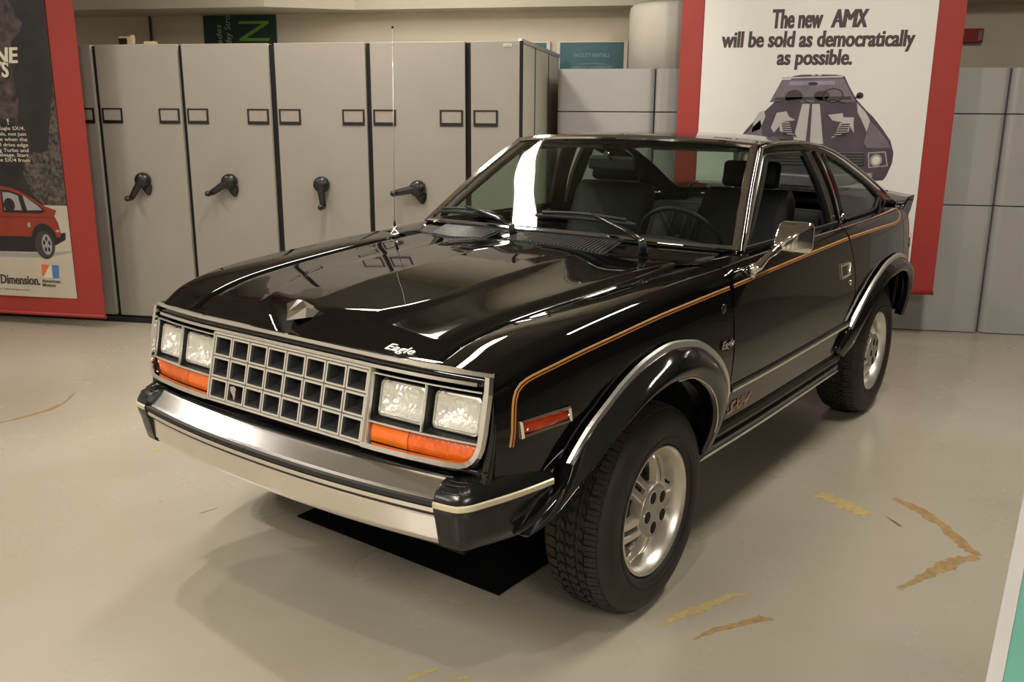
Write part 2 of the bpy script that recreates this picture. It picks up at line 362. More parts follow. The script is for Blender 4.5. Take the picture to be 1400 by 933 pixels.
# ------------------------------------------------------------------ mobile shelving: one carriage per end panel
SHY, SHZ = 2.965, 1.978
XS = [(-4.69, -4.04), (-4.0, -3.358), (-3.321, -2.692), (-2.659, -2.022), (-1.974, -1.332), (-1.297, -.652), (-.613, -.291)]
CR = [None, (-3.69, 1.05, -45), (-3.025, 1.051, -33), (-2.353, 1.054, -58), (-1.668, 1.048, 8), (-.980, 1.036, -78), None]
SLAB = ['beige mobile shelving carriage hidden behind the left banner', 'beige shelving carriage partly hidden by the right edge of the mountain banner',
        'beige shelving carriage with crank tilted down-left, second panel showing from the mountain banner', 'beige shelving carriage under the dark green sign, crank pointing left and down',
        'beige shelving carriage whose black crank hangs straight down', 'beige shelving carriage behind the car aerial, crank pointing almost level left',
        'narrow beige shelving carriage at the right end of the row, without crank']
def crank(parent, x, z, ang):
    """black drop-shaped crank: round hub, tapering arm, knob towards the viewer"""
    y = SHY-.012
    T = Matrix.Translation((x, y, z)) @ Matrix.Rotation(math.radians(-ang), 4, 'Y')
    def tp(px, py, pz): return T @ Vector((px, py, pz))
    m = MB(); rows = []
    for d, r in [(0, .052), (-.012, .056), (-.03, .055), (-.05, .050), (-.060, .038), (-.064, .018), (-.065, .001)]:
        rows.append([tp(r*math.cos(k*PI/12), d, r*math.sin(k*PI/12)) for k in range(24)])
    m.grid(rows, 0, True, True)
    hub = m.build('crank_handle', M['handle'], parent)
    # tapering arm
    m = MB(); rows = []
    for t in [0, .12, .3, .5, .7, .88, 1.0]:
        L = .165*t; wd = .029*(1-t)+.020*t; th = .020-.004*t
        if t == 1.0: wd *= .6; th *= .6
        c = tp(0, -.045-.012*t, -L)
        ax = T.to_3x3() @ Vector((1, 0, 0)); az = T.to_3x3() @ Vector((0, 1, 0))
        rows.append([c+ax*wd*math.cos(k*PI/6)+az*th*math.sin(k*PI/6) for k in range(12)])
    m.grid(rows, 0, True, True); m.add(rows[-1], [tuple(range(12))]); m.build('arm', M['handle'], hub)
    m = MB(); rows = []
    for d, r in [(-.05, .013), (-.075, .017), (-.095, .021), (-.112, .019), (-.122, .011), (-.124, .001)]:
        rows.append([tp(r*math.cos(k*PI/8), d, -.150+r*math.sin(k*PI/8)) for k in range(16)])
    m.grid(rows, 0, True, True); m.build('knob', M['handle'], hub)
    # fixed teardrop lock lever below the hub
    m = MB(); rows = []
    for t in [0, .3, .6, .85, 1]:
        wd = .034*(1-t*t)+.010
        c = Vector((x+.012+.016*t, SHY-.02, z-.03-.075*t))
        rows.append([c+Vector((wd*math.cos(k*PI/6), .014*math.sin(k*PI/6), 0)) for k in range(12)])
    m.grid(rows, 0, True, True); m.add(rows[-1], [tuple(range(12))])
    if abs(ang) > 20: m.build('lock_lever', M['handle'], hub)
def label_holder(parent, x0, x1):
    z0, z1 = 1.446, 1.551; m = MB(); y = SHY-.012
    m.box(x0, x1, y-.006, y, z0, z0+.022); m.box(x0, x1, y-.006, y, z1-.010, z1)
    m.box(x0, x0+.012, y-.006, y, z0+.022, z1-.010); m.box(x1-.012, x1, y-.006, y, z0+.022, z1-.010)
    h = m.build('label_holder', M['label_black'], parent)
    MB().box(x0+.012, x1-.012, y-.003, y, z0+.022, z1-.010).build('label_card', M['label_card'], h)
for i, (a, b) in enumerate(XS):
    e = empty('shelving_carriage', ((a+b)/2, SHY, 0), 0, SLAB[i], 'shelving', 'mobile shelving carriages along the back')
    cx = (a+b)/2; e.location = (cx, SHY, 0)
    def sh(o): o.matrix_parent_inverse = Matrix.Identity(4); return o
    # meshes are written in room coordinates, so children carry the inverse offset
    kids = []
    kids.append(MB().box(a+.004, b-.004, SHY, 4.72, .05, SHZ).build('body', M['shelfside'], e))
    kids.append(MB().box(a, b, SHY-.012, SHY-.0005, .045, SHZ+.002).build('end_panel', M['shelf'], e, bevel=.003))
    if i < 6:
        g = XS[i+1][0]
        kids.append(MB().box(b+.001, g-.001, SHY+.012, 4.6, .045, SHZ-.004).build('gap_fill', M['gap'], e))  # black block filling the gap between two carriages
    else:
        kids.append(MB().box(b+.001, b+.016, SHY-.006, SHY+.03, .045, SHZ+.004).build('edge_strip', M['gap'], e))
        kids.append(MB().box(b-.02, b+.006, SHY+.03, 4.72, SHZ-.002, SHZ+.022).build('top_rail', M['chrome2'], e))
        for yy in (3.55, 4.15): kids.append(MB().box(b-.004, b+.002, yy, yy+.008, .05, SHZ).build('panel_joint', M['cabdark'], e))
        kids.append(MB().box(-.396, -.343, SHY-.016, SHY-.0125, 1.945, 1.963).build('small_tag', M['white'], e))
        t = text_obj('tag_lettering', 'HMF', Matrix.Translation((-.390, SHY-.0165, 1.950)), M['label_black'], e, h=.008, width=.04, depth=.0008); kids.append(t)
    kids.append(MB().box(a, b, SHY+.004, 4.70, .012, .05).build('base', M['gap'], e))
    n0 = len(bpy.data.objects)
    before = set(e.children)
    if b-a > .5:
        label_holder(e, a+.013, a+.17)
        label_holder(e, b-.172, b-.015)
    else: label_holder(e, a+.018, a+.180)
    if i == 5: kids.append(MB().box(-1.142, -1.134, SHY-.014, SHY-.012, 1.955, 1.972).build('panel_lock', M['gap'], e))
    if CR[i]: crank(e, *CR[i])
    for k in e.children: k.location = (-cx, -SHY, 0)
struct('trim_floor_track', MB().box(-4.9, -.27, SHY-.05, SHY+.02, .0005, .030), M['gap'])

# ------------------------------------------------------------------ stacked grey cabinets to the right
CY = 3.937
cols = [(-.19, .527), (.533, 1.33), (1.336, 2.13), (2.136, 2.925), (2.935, 3.72)]
tiers = [(.004, .918), (.922, 1.545), (1.549, 1.855)]
cname = ['first column right of the beige shelving', 'column behind the left red edge of the white banner', 'column hidden behind the white banner', 'column right of the red banner edge', 'last column at the right picture edge']
tname = ['tall bottom grey cabinet', 'middle grey cabinet', 'shallow top grey cabinet']
def rounded(x0, x1, y0, y1, r, n=6):
    pts = []
    for (cx, cy, a0) in ((x0+r, y0+r, PI), (x1-r, y0+r, 1.5*PI)):
        for k in range(n+1):
            t = a0+PI/2*k/n; pts.append((cx+r*math.cos(t), cy+r*math.sin(t)))
    return pts+[(x1, y1), (x0, y1)]
for ci, (a, b) in enumerate(cols):
    for ti, (z0, z1) in enumerate(tiers):
        e = empty('storage_cabinet', ((a+b)/2, CY, z0), 0, tname[ti]+', '+cname[ci], 'cabinet', 'stacked grey cabinets at the right')
        ox = (a+b)/2
        p = rounded(a-ox, b-ox, 0, .07, .045)
        m = MB(); m.prism([(x, y, .002) for x, y in p], (0, 0, z1-z0-.004), smooth=False)
        for k in range(len(m.sm)): m.sm[k] = False
        m.build('door_panel', M['cab'], e)
        MB().box(a-ox+.004, b-ox-.004, .0705, 1.0, 0, z1-z0-.001).build('carcass', M['cabdark'] if 0 else M['cab'], e)

# ------------------------------------------------------------------ things on the back wall and on the shelving
m = MB(); rows = []
for zz, r in [(0, .34), (.42, .34), (.455, .335), (.475, .315), (.48, .28), (.48, 0.001)]:
    rows.append([(r*math.cos(k*PI/32), r*math.sin(k*PI/32), zz) for k in range(64)])
m.grid(rows, 0, True, True); m.add(rows[0], [tuple(range(64))])
d = m.build('drum', M['white']); d.location = (.635, 4.40, 1.857)
tag(d, 'large white cylindrical drum standing on top of the grey cabinets', 'drum')
def wall_sign(name, label, x0, x1, z0, z1, m, frame=None, y=4.985):
    e = empty(name, ((x0+x1)/2, y, z0), 0, label, 'sign')
    w2 = (x1-x0)/2
    MB().box(-w2, w2, -.012, .014, 0, z1-z0).build('panel', m, e)
    if frame:
        f = MB(); t = .03
        f.box(-w2-t, -w2, -.02, .014, -t, z1-z0+.01); f.box(w2, w2+t, -.02, .014, -t, z1-z0+.01); f.box(-w2, w2, -.02, .014, z1-z0, z1-z0+.01)
        f.build('frame', frame, e)
    return e
g = wall_sign('wall_sign', 'dark green sign with sideways lime and grey lettering above the shelving', -3.60, -2.90, 1.55, 2.42-.05, M['sign_green'])
RT = Matrix.Rotation(-PI/2, 4, 'Y')      # reading upwards
def up_text(s, x, z, h, wd, mm, nm='lettering', **k):
    return text_obj(nm, s, Matrix.Translation((x, -.0125, z)) @ RT, mm, g, h=h, width=wd, depth=.001, **k)
up_text('ades', -.175, .575, .055, .17, M['sign_text'], shear=.2)
up_text('Holiday Stroll', -.085, .44, .058, .62-.20, M['sign_text'], shear=.2)
up_text('O', .29, .27, .30, .26, M['sign_lime'])
up_text('N', .29, .60, .30, .17, M['sign_lime'])
s1 = wall_sign('framed_poster', 'teal framed poster reading FACILITY RENTALS above the grey cabinets', -.325, .215, 1.62, 2.112, M['sign_teal'], M['white'])
text_obj('lettering', 'FACILITY RENTALS', Matrix.Translation((.0, -.0125, .375)), M['sign_ttext'], s1, h=.032, width=.30, depth=.001, align='CENTER')
text_obj('small_lettering', 'EVENTS & CONFERENCES', Matrix.Translation((0, -.0125, .285)), M['sign_ttext'], s1, h=.016, width=.34, depth=.001, align='CENTER')
m = MB()
m.prism([(-.15, -.0125, .315), (-.08, -.0125, .322), (.02, -.0125, .326), (.10, -.0125, .320), (.16, -.0125, .312), (.10, -.0125, .317), (.02, -.0125, .322), (-.08, -.0125, .318)], (0, -.001, 0))
m.build('emblem', M['sign_ttext'], s1)
wall_sign('framed_poster', 'teal framed poster mostly hidden behind the end of the shelving', -.98, -.44, 1.62, 2.112, M['sign_teal'], M['white'])
# small instrument and junction box standing on the shelving
e = empty('instrument_box', (-3.17, 3.12, SHZ+.0025), 0, 'small beige instrument with a dark display on top of the shelving', 'instrument')
MB().box(-.055, .035, -.02, .03, 0, .065).build('case', M['beige'], e, bevel=.004)
MB().box(-.050, .012, -.024, -.0205, .010, .052).build('display', M['label_black'], e)
MB().box(.036, .050, -.02, .02, 0, .075).build('clip', M['beige'], e)
e = empty('junction_box', (-2.99, 3.12, SHZ+.0025), 0, 'small beige junction box beside the instrument on the shelving', 'box')
MB().box(-.04, .04, -.02, .03, 0, .030).build('case', M['beige'], e, bevel=.003)
MB().tube([(-.04, 0, .012), (-.075, 0, .010), (-.122, 0, .012)], .004, 6).build('cable', M['beige'], e)
# fire alarm strobe on the back wall
e = empty('fire_alarm', (2.93, 4.985, 2.085), 0, 'red fire alarm with clear strobe on the wall right of the white banner', 'alarm')
MB().box(-.11, .055, -.05, .014, 0, .105).build('housing', M['alarm'], e, bevel=.006)
MB().box(.010, .050, -.062, -.0505, .010, .095).build('strobe', M['lens_glass'], e, bevel=.004)
MB().box(.014, .046, -.058, -.0505, .014, .090).build('strobe_reflector', M['chrome'], e)

# ------------------------------------------------------------------ hanging banners
def banner(name, label, x0, x1, z0, z1, y, bl, br, bb, bt, inner, cord=CEIL):
    """red cloth with a printed field: bl, br, bb, bt are the border widths"""
    e = empty(name, ((x0+x1)/2, y, z0), 0, label, 'banner', 'hanging red bordered banners'); ox, oz = (x0+x1)/2, z0
    rows = []
    N = 24
    m = MB(); f = []; bk = []
    for j in range(13):
        z = (z1-z0)*j/12; f.append([((x0-ox)+(x1-x0)*i/N, .006*math.sin(i*.55+j*.1), z) for i in range(N+1)])
        bk.append([((x0-ox)+(x1-x0)*i/N, .006*math.sin(i*.55+j*.1)+.003, z) for i in range(N+1)])
    m.grid(f); m.grid(bk)
    m.build('cloth', M['banner_red'], e)
    MB().tube([(x0-ox-.002, .0, .012), (x1-ox+.002, .0, .012)], .014, 10).build('bottom_rod', M['banner_red'], e)
    MB().tube([(x0-ox-.03, .0, z1-z0), (x1-ox+.03, .0, z1-z0)], .014, 10).build('top_rod', M['chrome2'], e)
    for s in (x0-ox+.1, x1-ox-.1): MB().tube([(s, 0, z1-z0), (s, 0, cord-z0-.001)], .002, 5).build('cord', M['blackp'], e)
    MB().box(x0+bl-ox, x1-br-ox, -.0085, -.0065, bb, z1-z0-bt).build('printed_field', inner, e)
    return e, ox, oz
BY = 3.3
b1, ox, oz = banner('hanging_banner', 'white banner with red border showing a dark striped sports car and bold headline', .712, 2.43, .385, 2.95, BY, .144, .165, .155, .15, M['banner_white'], 3.20)
def pmap(e, ox, oz, layer=1):
    def q(pts): return [(x-ox, -.0085-.0009*layer, z-oz) for x, z in pts]
    return q
def print_shape(parent, ox, oz, name, pts_list, m, layer=1, t=.0006):
    if len(pts_list) > 16:
        mb = MB()
        for pts in pts_list: mb.prism([(x-ox, -.0085-.0009*layer, z-oz) for x, z in pts], (0, -t, 0))
        return mb.build(name, m, parent)
    for pts in pts_list: r = MB().prism([(x-ox, -.0085-.0009*layer, z-oz) for x, z in pts], (0, -t, 0)).build(name, m, parent)
    return r
def ell(cx, cz, rx, rz, n=28, a0=0, a1=2*PI, close=True):
    return [(cx+rx*math.cos(a0+(a1-a0)*k/n), cz+rz*math.sin(a0+(a1-a0)*k/n)) for k in range(n if close else n+1)]
def frame_pts(pts, k):
    cx = sum(p[0] for p in pts)/len(pts); cz = sum(p[1] for p in pts)/len(pts)
    return [(cx+(x-cx)*k, cz+(z-cz)*k) for x, z in pts]
# --- the white banner's print: headline and a dark sports car seen from the front
P = lambda *a, **k: print_shape(b1, ox, oz, *a, **k)
T1 = Matrix.Translation((-ox, -.0088, -oz))
def headline(s, x0, x1, z, h, par, T, m=M['print_text'], bold=.045, shear=.06, nm='headline'):
    return text_obj(nm, s, T @ Matrix.Translation((x0, 0, z)), m, par, h=h, width=x1-x0-.012, bold=.022, shear=shear, depth=.0005, space=1.0, heavy=h*.03)
headline('The new ', 1.283, 1.600, 2.070, .112, b1, T1); [text_obj('headline', c_, T1 @ Matrix.Translation((x_, 0, 2.068)), M['print_text'], b1, h=.112, width=w_, bold=0, shear=.12, depth=.0005, heavy=.0065) for c_, x_, w_ in (('A', 1.644, .064), ('M', 1.712, .082), ('X', 1.790, .066))]
headline('will be sold as democratically', .975, 2.160, 1.955, .096, b1, T1)
headline('as possible.', 1.328, 1.797, 1.846, .092, b1, T1)
AX = 1.592                                            # centre line of the printed car
right = [(1.592, 1.785), (1.70, 1.783), (1.750, 1.775), (1.785, 1.71), (1.838, 1.628), (1.90, 1.565), (1.945, 1.525), (2.01, 1.45), (2.066, 1.375), (2.092, 1.30), (2.090, 1.235), (2.062, 1.150), (2.045, 1.125), (1.995, 1.120), (1.95, 1.13), (1.90, 1.10), (1.592, 1.05)]
body = right+[(2*AX-x, z) for x, z in right[::-1][1:-1]]
P('printed_car_body', [body], M['print_plum'], layer=0)
P('printed_roof_edge', [[(1.36, 1.768), (1.748, 1.777), (1.735, 1.766), (1.372, 1.758)]], M['print_grey'], layer=1)
P('printed_windshield', [[(1.368, 1.752), (1.745, 1.758), (1.830, 1.618), (1.300, 1.612)]], M['print_plum2'], layer=1)
P('printed_rear_window', [[(1.42, 1.742), (1.69, 1.746), (1.70, 1.722), (1.41, 1.718)]], M['print_lilac'], layer=2)
P('printed_seat', [ell(1.45, 1.645, .055, .045, 16), ell(1.62, 1.655, .05, .03, 16), [(1.32, 1.625), (1.81, 1.628), (1.80, 1.650), (1.34, 1.642)]], M['print_dark'], layer=2)
P('printed_mirror', [ell(1.56, 1.728, .032, .010, 14), ell(1.853, 1.655, .022, .020, 14), [(1.825, 1.635), (1.855, 1.648), (1.85, 1.657), (1.825, 1.645)]], M['print_black'], layer=3)
wheelring = ell(1.69, 1.655, .065, .045, 26)
P('printed_steering_wheel', [[wheelring[k], wheelring[(k+1) % 26], frame_pts(wheelring, .86)[(k+1) % 26], frame_pts(wheelring, .86)[k]] for k in range(26)], M['print_black'], layer=3)
P('printed_wiper', [[(1.33, 1.617), (1.50, 1.634), (1.55, 1.612), (1.545, 1.607), (1.50, 1.627), (1.33, 1.610)], [(1.58, 1.625), (1.70, 1.630), (1.78, 1.606), (1.775, 1.600), (1.70, 1.622), (1.58, 1.617)]], M['print_black'], layer=3)
P('printed_stripe', [[(1.505, 1.602), (1.551, 1.602), (1.545, 1.35), (1.462, 1.35)], [(1.567, 1.602), (1.613, 1.602), (1.655, 1.35), (1.572, 1.35)], [(1.545, 1.785), (1.57, 1.785), (1.57, 1.777), (1.545, 1.777)], [(1.585, 1.785), (1.61, 1.785), (1.61, 1.777), (1.585, 1.777)]], M['print_grey'], layer=2)
P('printed_highlight', [[(1.24, 1.55), (1.27, 1.56), (1.28, 1.52), (1.25, 1.44), (1.20, 1.42), (1.21, 1.50)],
   [(1.35, 1.545), (1.41, 1.555), (1.43, 1.52), (1.47, 1.50), (1.40, 1.49), (1.34, 1.42), (1.32, 1.45)], [(1.67, 1.535), (1.76, 1.545), (1.765, 1.52), (1.83, 1.52), (1.83, 1.49), (1.84, 1.42), (1.80, 1.48), (1.70, 1.50)],
   [(1.84, 1.61), (1.90, 1.55), (1.93, 1.50), (1.92, 1.42), (1.88, 1.50), (1.85, 1.55)]], M['print_grey'], layer=1)
P('printed_fender_shade', [[(1.93, 1.50), (1.99, 1.44), (2.05, 1.37), (2.07, 1.33), (1.93, 1.33), (1.905, 1.36)], [(1.25, 1.50), (1.19, 1.44), (1.13, 1.37), (1.12, 1.33), (1.25, 1.33), (1.28, 1.36)]], M['print_plum2'], layer=1)
vents = []
for k in range(6):
    z = 1.478-.014*k; a = 1.755-.008*k; b = 1.808-.003*k
    vents.append([(a, z), (b, z+.003), (b, z-.005), (a-.004, z-.008)]); vents.append([(2*AX-x+.01, q) for x, q in vents[-1]])
P('printed_vent', [[(1.75, 1.486), (1.812, 1.487), (1.806, 1.43), (1.70, 1.388), (1.725, 1.42)], [(1.434, 1.486), (1.372, 1.487), (1.378, 1.43), (1.49, 1.388), (1.459, 1.42)]], M['print_grey'], layer=2)
P('printed_vent_slat', vents, M['print_black'], layer=3)
hd = [(1.935, 1.300), (2.045, 1.309), (2.066, 1.215), (1.948, 1.202)]
P('printed_lamp_frame', [hd, [(2*AX-x, z) for x, z in hd]], M['print_shade'], layer=1)
P('printed_lamp_recess', [frame_pts(hd, .86), [(2*AX-x, z) for x, z in frame_pts(hd, .86)]], M['print_plum'], layer=2)
P('printed_lamp', [ell(1.990, 1.252, .036, .038), ell(2*AX-1.99, 1.252, .036, .038)], M['print_shade'], layer=3)
P('printed_lamp_glass', [ell(1.990, 1.252, .024, .025), ell(2*AX-1.99, 1.252, .024, .025)], M['print_cream'], layer=4)
P('printed_grille', [[(1.28, 1.30), (1.91, 1.30), (1.92, 1.21), (1.27, 1.21)]], M['print_black'], layer=2)
P('printed_grille_bar', [[(1.28, 1.30-.018*k), (1.91, 1.30-.018*k), (1.91, 1.296-.018*k), (1.28, 1.296-.018*k)] for k in range(5)], M['print_plum2'], layer=3)
P('printed_bumper', [[(1.20, 1.175), (1.40, 1.165), (1.592, 1.155), (1.90, 1.165), (1.98, 1.175), (1.97, 1.13), (1.88, 1.10), (1.592, 1.075), (1.30, 1.10), (1.21, 1.13)]], M['print_plum2'], layer=2)
P('printed_bumper_shine', [[(1.22, 1.168), (1.592, 1.148), (1.965, 1.168), (1.965, 1.160), (1.592, 1.138), (1.22, 1.158)]], M['print_grey'], layer=3)
P('printed_side_lamp', [ell(1.955, 1.150, .020, .016, 18), ell(2*AX-1.955, 1.150, .020, .016, 18)], M['print_shade'], layer=4)

KB = (3.64+3.0193)/(3.3+3.0193)
b1.scale = (KB, 1, KB)
b1.location = (.84016+(b1.location.x-.84016)*KB, 3.64, 1.53624+(b1.location.z-1.53624)*KB)

# --- the mountain banner at the left
b2, ox, oz = banner('hanging_banner', 'red bordered banner with mountains, a red hatchback in snow and the word Dimension', -4.95, -3.275, .075, 3.0, 2.7, .21, .205, .135, .15, M['print_rock2'])
P = lambda *a, **k: print_shape(b2, ox, oz, *a, **k)
T1 = Matrix.Translation((-ox, -.0088, -oz))
XR = -3.481
P('printed_snow', [[(-4.735, .212), (XR, .212), (XR, .880), (-3.66, .880), (-4.735, .90)]], M['print_snow'], layer=0)
P('printed_snow_shadow', [[(-4.3, .50), (-3.80, .50), (-3.62, .52), (-3.50, .545), (-3.484, .55), (-3.484, .562), (-3.62, .545), (-3.80, .535), (-4.3, .53)]], M['print_shade'], layer=1)
P('printed_bush', [[(XR, .882), (XR, 1.72), (-3.53, 1.50), (-3.58, 1.26), (-3.65, 1.24), (-3.74, 1.26), (-3.80, 1.10), (-3.74, .95), (-3.66, .882)]], M['print_bush'], layer=0)
P('printed_rock', [[(-3.96, 1.5), (-3.80, 1.42), (-3.765, 1.60), (-3.79, 1.76), (-3.755, 1.84), (-3.77, 1.98), (-3.69, 2.05), (-3.665, 2.10), (-3.70, 2.17), (-3.75, 2.24), (-3.78, 2.34), (-3.86, 2.42), (-4.0, 2.3), (-4.2, 2.5), (-4.4, 2.3), (-4.6, 2.2), (-4.5, 1.8), (-4.2, 1.6)]], M['print_rock'], layer=0)
def line(s, xr, z, h, wd, m=M['whitetext'], bold=0, shear=0, nm='printed_text'):
    return text_obj(nm, s, T1 @ Matrix.Translation((xr, -.001, z)), m, b2, h=h, width=wd, bold=min(bold, .02), shear=shear, depth=.0005, align='RIGHT', heavy=h*.03 if bold > .012 else 0)
line('INE', -3.725, 1.848, .100, .215, bold=.035, shear=.12, nm='printed_headline')
line('YS', -3.812, 1.755, .098, .125, bold=.035, shear=.12, nm='printed_headline')
line('!', -3.862, 1.435, .04, .012)
for s, xr, z, wd in [('new Eagle SX/4.', -3.742, 1.398, .300), ('wheels, not just', -3.735, 1.360, .300), ('cause when the', -3.733, 1.323, .300), ('heel drive edge', -3.731, 1.285, .290), ('stang Turbo and', -3.733, 1.248, .310), ('as mileage. Start', -3.737, 1.215, .310), ('Eagle SX/4 from', -3.732, 1.180, .310)]:
    line(s, xr, z, .024, wd, bold=.006)
rb = [(-4.60, .93), (-4.40, 1.0), (-4.10, 1.012), (-4.006, 1.010), (-3.93, 1.002), (-3.832, .969), (-3.76, .931), (-3.700, .895), (-3.653, .872), (-3.568, .846), (-3.590, .804), (-3.566, .759), (-3.552, .684), (-3.56, .62), (-3.70, .60), (-4.7, .60), (-4.7, .80)]
P('printed_car_body', [rb], M['print_red'], layer=2)
P('printed_car_lower', [[(-4.7, .648), (-3.56, .655), (-3.548, .685), (-3.515, .690), (-3.520, .640), (-3.60, .600), (-3.75, .545), (-4.7, .53)]], M['print_black'], layer=3)
P('printed_car_crease', [[(-4.7, .790), (-3.60, .798), (-3.60, .790), (-4.7, .780)]], M['print_red2'], layer=3)
P('printed_window_frame', [[(-4.0, .985), (-3.93, .980), (-3.84, .950), (-3.77, .920), (-3.700, .878), (-3.655, .836), (-3.70, .820), (-4.0, .822)]], M['print_black'], layer=3)
P('printed_window', [[(-3.985, .966), (-3.93, .964), (-3.862, .944), (-3.842, .840), (-3.985, .838)], [(-3.825, .950), (-3.77, .914), (-3.715, .878), (-3.680, .846), (-3.800, .840)]], M['print_shade'], layer=4)
P('printed_seat', [ell(-3.94, .875, .045, .05, 18)], M['print_black'], layer=5)
P('printed_arch', [ell(-3.690, .615, .105, .135, 24, 0, PI, False)], M['print_black'], layer=4)
P('printed_tire', [ell(-3.690, .597, .078, .102)], M['print_dark'], layer=5)
P('printed_wheel', [ell(-3.672, .600, .040, .074)], M['print_shade'], layer=6)
P('printed_wheel_hole', [ell(-3.672+.022*math.cos(a), .600+.042*math.sin(a), .009, .017, 12) for a in (.3, 1.55, 2.8, 4.1, 5.35)], M['print_black'], layer=7)
P('printed_emblem', [ell(-3.80, .737, .012, .020, 12), ell(-3.575, .70, .018, .010, 12)], M['print_shade'], layer=4)
line('SX/4', -3.942, .575, .030, .095, M['print_orange'], shear=.3)
line('New', -4.13, .300, .066, .18, M['print_text'], bold=.03, shear=.1) if 0 else None
line('Dimension.', -3.770, .302, .066, .325, M['print_text'], bold=.03, shear=.08, nm='printed_headline')
line('ght. California figures lower.', -3.855, .255, .012, .27, M['print_text'])
P('printed_logo_red', [[(-3.742, .454), (-3.672, .453), (-3.742, .362)]], M['print_orange'], layer=2)
P('printed_logo_white', [[(-3.672, .453), (-3.662, .453), (-3.662, .358), (-3.738, .357)]], M['print_cream'], layer=2)
P('printed_logo_blue', [[(-3.656, .453), (-3.600, .452), (-3.607, .357), (-3.656, .357)]], M['print_blue'], layer=2)
line('American', -3.602, .322, .024, .150, M['print_text'], bold=.02)
line('Motors', -3.645, .292, .024, .105, M['print_text'], bold=.02)
# ------------------------------------------------------------------ reading rail at the lower right, close to the visitor
e = empty('reading_rail', (1.26, -1.85, 0), math.atan2(-.11, .27), 'tilted teal reading panel with pale grey edging at the lower right corner', 'information panel')
sl = math.atan2(.15, .2915)
RR = Matrix.Translation((0, 0, .80)) @ Matrix.Rotation(sl, 4, 'X')
MB().box(0, 1.1, -.22, .50, -.030, -.0055, 0, RR).build('backing_board', M['plinthdark'], e)  # dark grey colour stands in for the shadow along the panel's side edge
m = MB()
m.box(-.001, .018, -.22, .50, -.005, .002, 0, RR); m.box(1.078, 1.10, -.22, .50, -.005, .002, 0, RR); m.box(.018, 1.078, -.22, -.198, -.005, .002, 0, RR); m.box(.018, 1.078, .478, .50, -.005, .002, 0, RR)
m.build('edging', M['trimgrey'], e)
MB().box(.0182, 1.0778, -.1978, .4778, -.005, .001, 0, RR).build('graphic_panel', M['teal'], e)
for xx in (.25, .85):
    MB().box(xx-.03, xx+.03, .06, .12, .012, .80).build('post', M['plinthdark'], e)
    MB().box(xx-.10, xx+.10, -.10, .28, 0, .012).build('foot_plate', M['plinthdark'], e)

# ------------------------------------------------------------------ worn patches on the floor
def jag(pts, ws, seed, z=.0006, n=10):
    """irregular strip following pts with half widths ws"""
    rnd = random.Random(seed); L = []; R_ = []
    for i in range(len(pts)-1):
        a, b = Vector(pts[i]), Vector(pts[i+1]); t = (b-a).normalized(); nrm = Vector((-t.y, t.x))
        for k in range(n):
            f = k/n; p = a.lerp(b, f); w_ = ws[i]*(1-f)+ws[i+1]*f
            L.append(p+nrm*w_*rnd.uniform(.45, 1.25)); R_.append(p-nrm*w_*rnd.uniform(.45, 1.25))
    rows = [[(l.x, l.y, z), (r.x, r.y, z)] for l, r in zip(L, R_)]
    return rows
def stain(name, label, paths, m, seed):
    mb = MB()
    for k, (pts, ws) in enumerate(paths): mb.grid(jag(pts, ws, seed+k, .0006+.0002*k), 0, False)
    o = mb.build(name, m, floor, fix=False); o['label'] = label
    return o
stain('floor_stain', 'brown angular worn patch in the floor paint at the right', [([(1.720, .705), (1.80, .60), (1.857, .461), (1.880, .34), (1.915, .217)], [.016, .030, .022, .026, .022]), ([(1.915, .217), (1.83, .18), (1.773, .118), (1.68, .02), (1.575, -.093)], [.020, .022, .034, .018, .008])], M['stain'], 3)
stain('floor_stain', 'pale yellow rectangular worn patch in the floor paint', [([(1.420, .685), (1.52, .59), (1.595, .500)], [.040, .046, .040])], M['stain2'], 9)
stain('floor_stain', 'thin brown scratch beside the yellow patch', [([(1.66, .50), (1.70, .42)], [.004, .009])], M['stain3'], 12)
stain('floor_stain', 'tan worn streak near the front wheel', [([(.807, -.478), (.87, -.40), (.95, -.325), (1.036, -.239), (1.095, -.212)], [.004, .018, .022, .014, .006])], M['stain2'], 15)
stain('floor_stain', 'second tan worn streak near the front wheel', [([(.914, -.526), (.97, -.465), (1.05, -.41), (1.12, -.362), (1.163, -.36)], [.003, .012, .012, .018, .004])], M['stain'], 17)
stain('floor_stain', 'long brown scrape at the far left of the floor', [([(-2.62, .62), (-2.50, .80), (-2.44, .96), (-2.43, 1.02), (-2.44, 1.13), (-2.50, 1.293)], [.012, .010, .020, .024, .006, .006])], M['stain'], 21)
stain('floor_stain', 'short brown scrape at the left edge of the floor', [([(-2.75, .86), (-2.68, .99), (-2.66, 1.06)], [.006, .012, .010])], M['stain2'], 25)
stain('floor_stain', 'faint tan specks at the lower edge of the floor', [([(.10, -.93), (.17, -.85), (.205, -.82)], [.004, .012, .004]), ([(.25, -.87), (.30, -.84)], [.004, .010])], M['stain2'], 29)
stain('floor_stain', 'faint yellow smudge left of the bumper', [([(-1.57, .55), (-1.53, .60)], [.010, .016])], M['stain2'], 33)
stain('floor_scratch', 'short dark scratch on the floor left of the car', [([(-.995, -.02), (-.945, .045)], [.002, .002])], M['stain3'], 35)
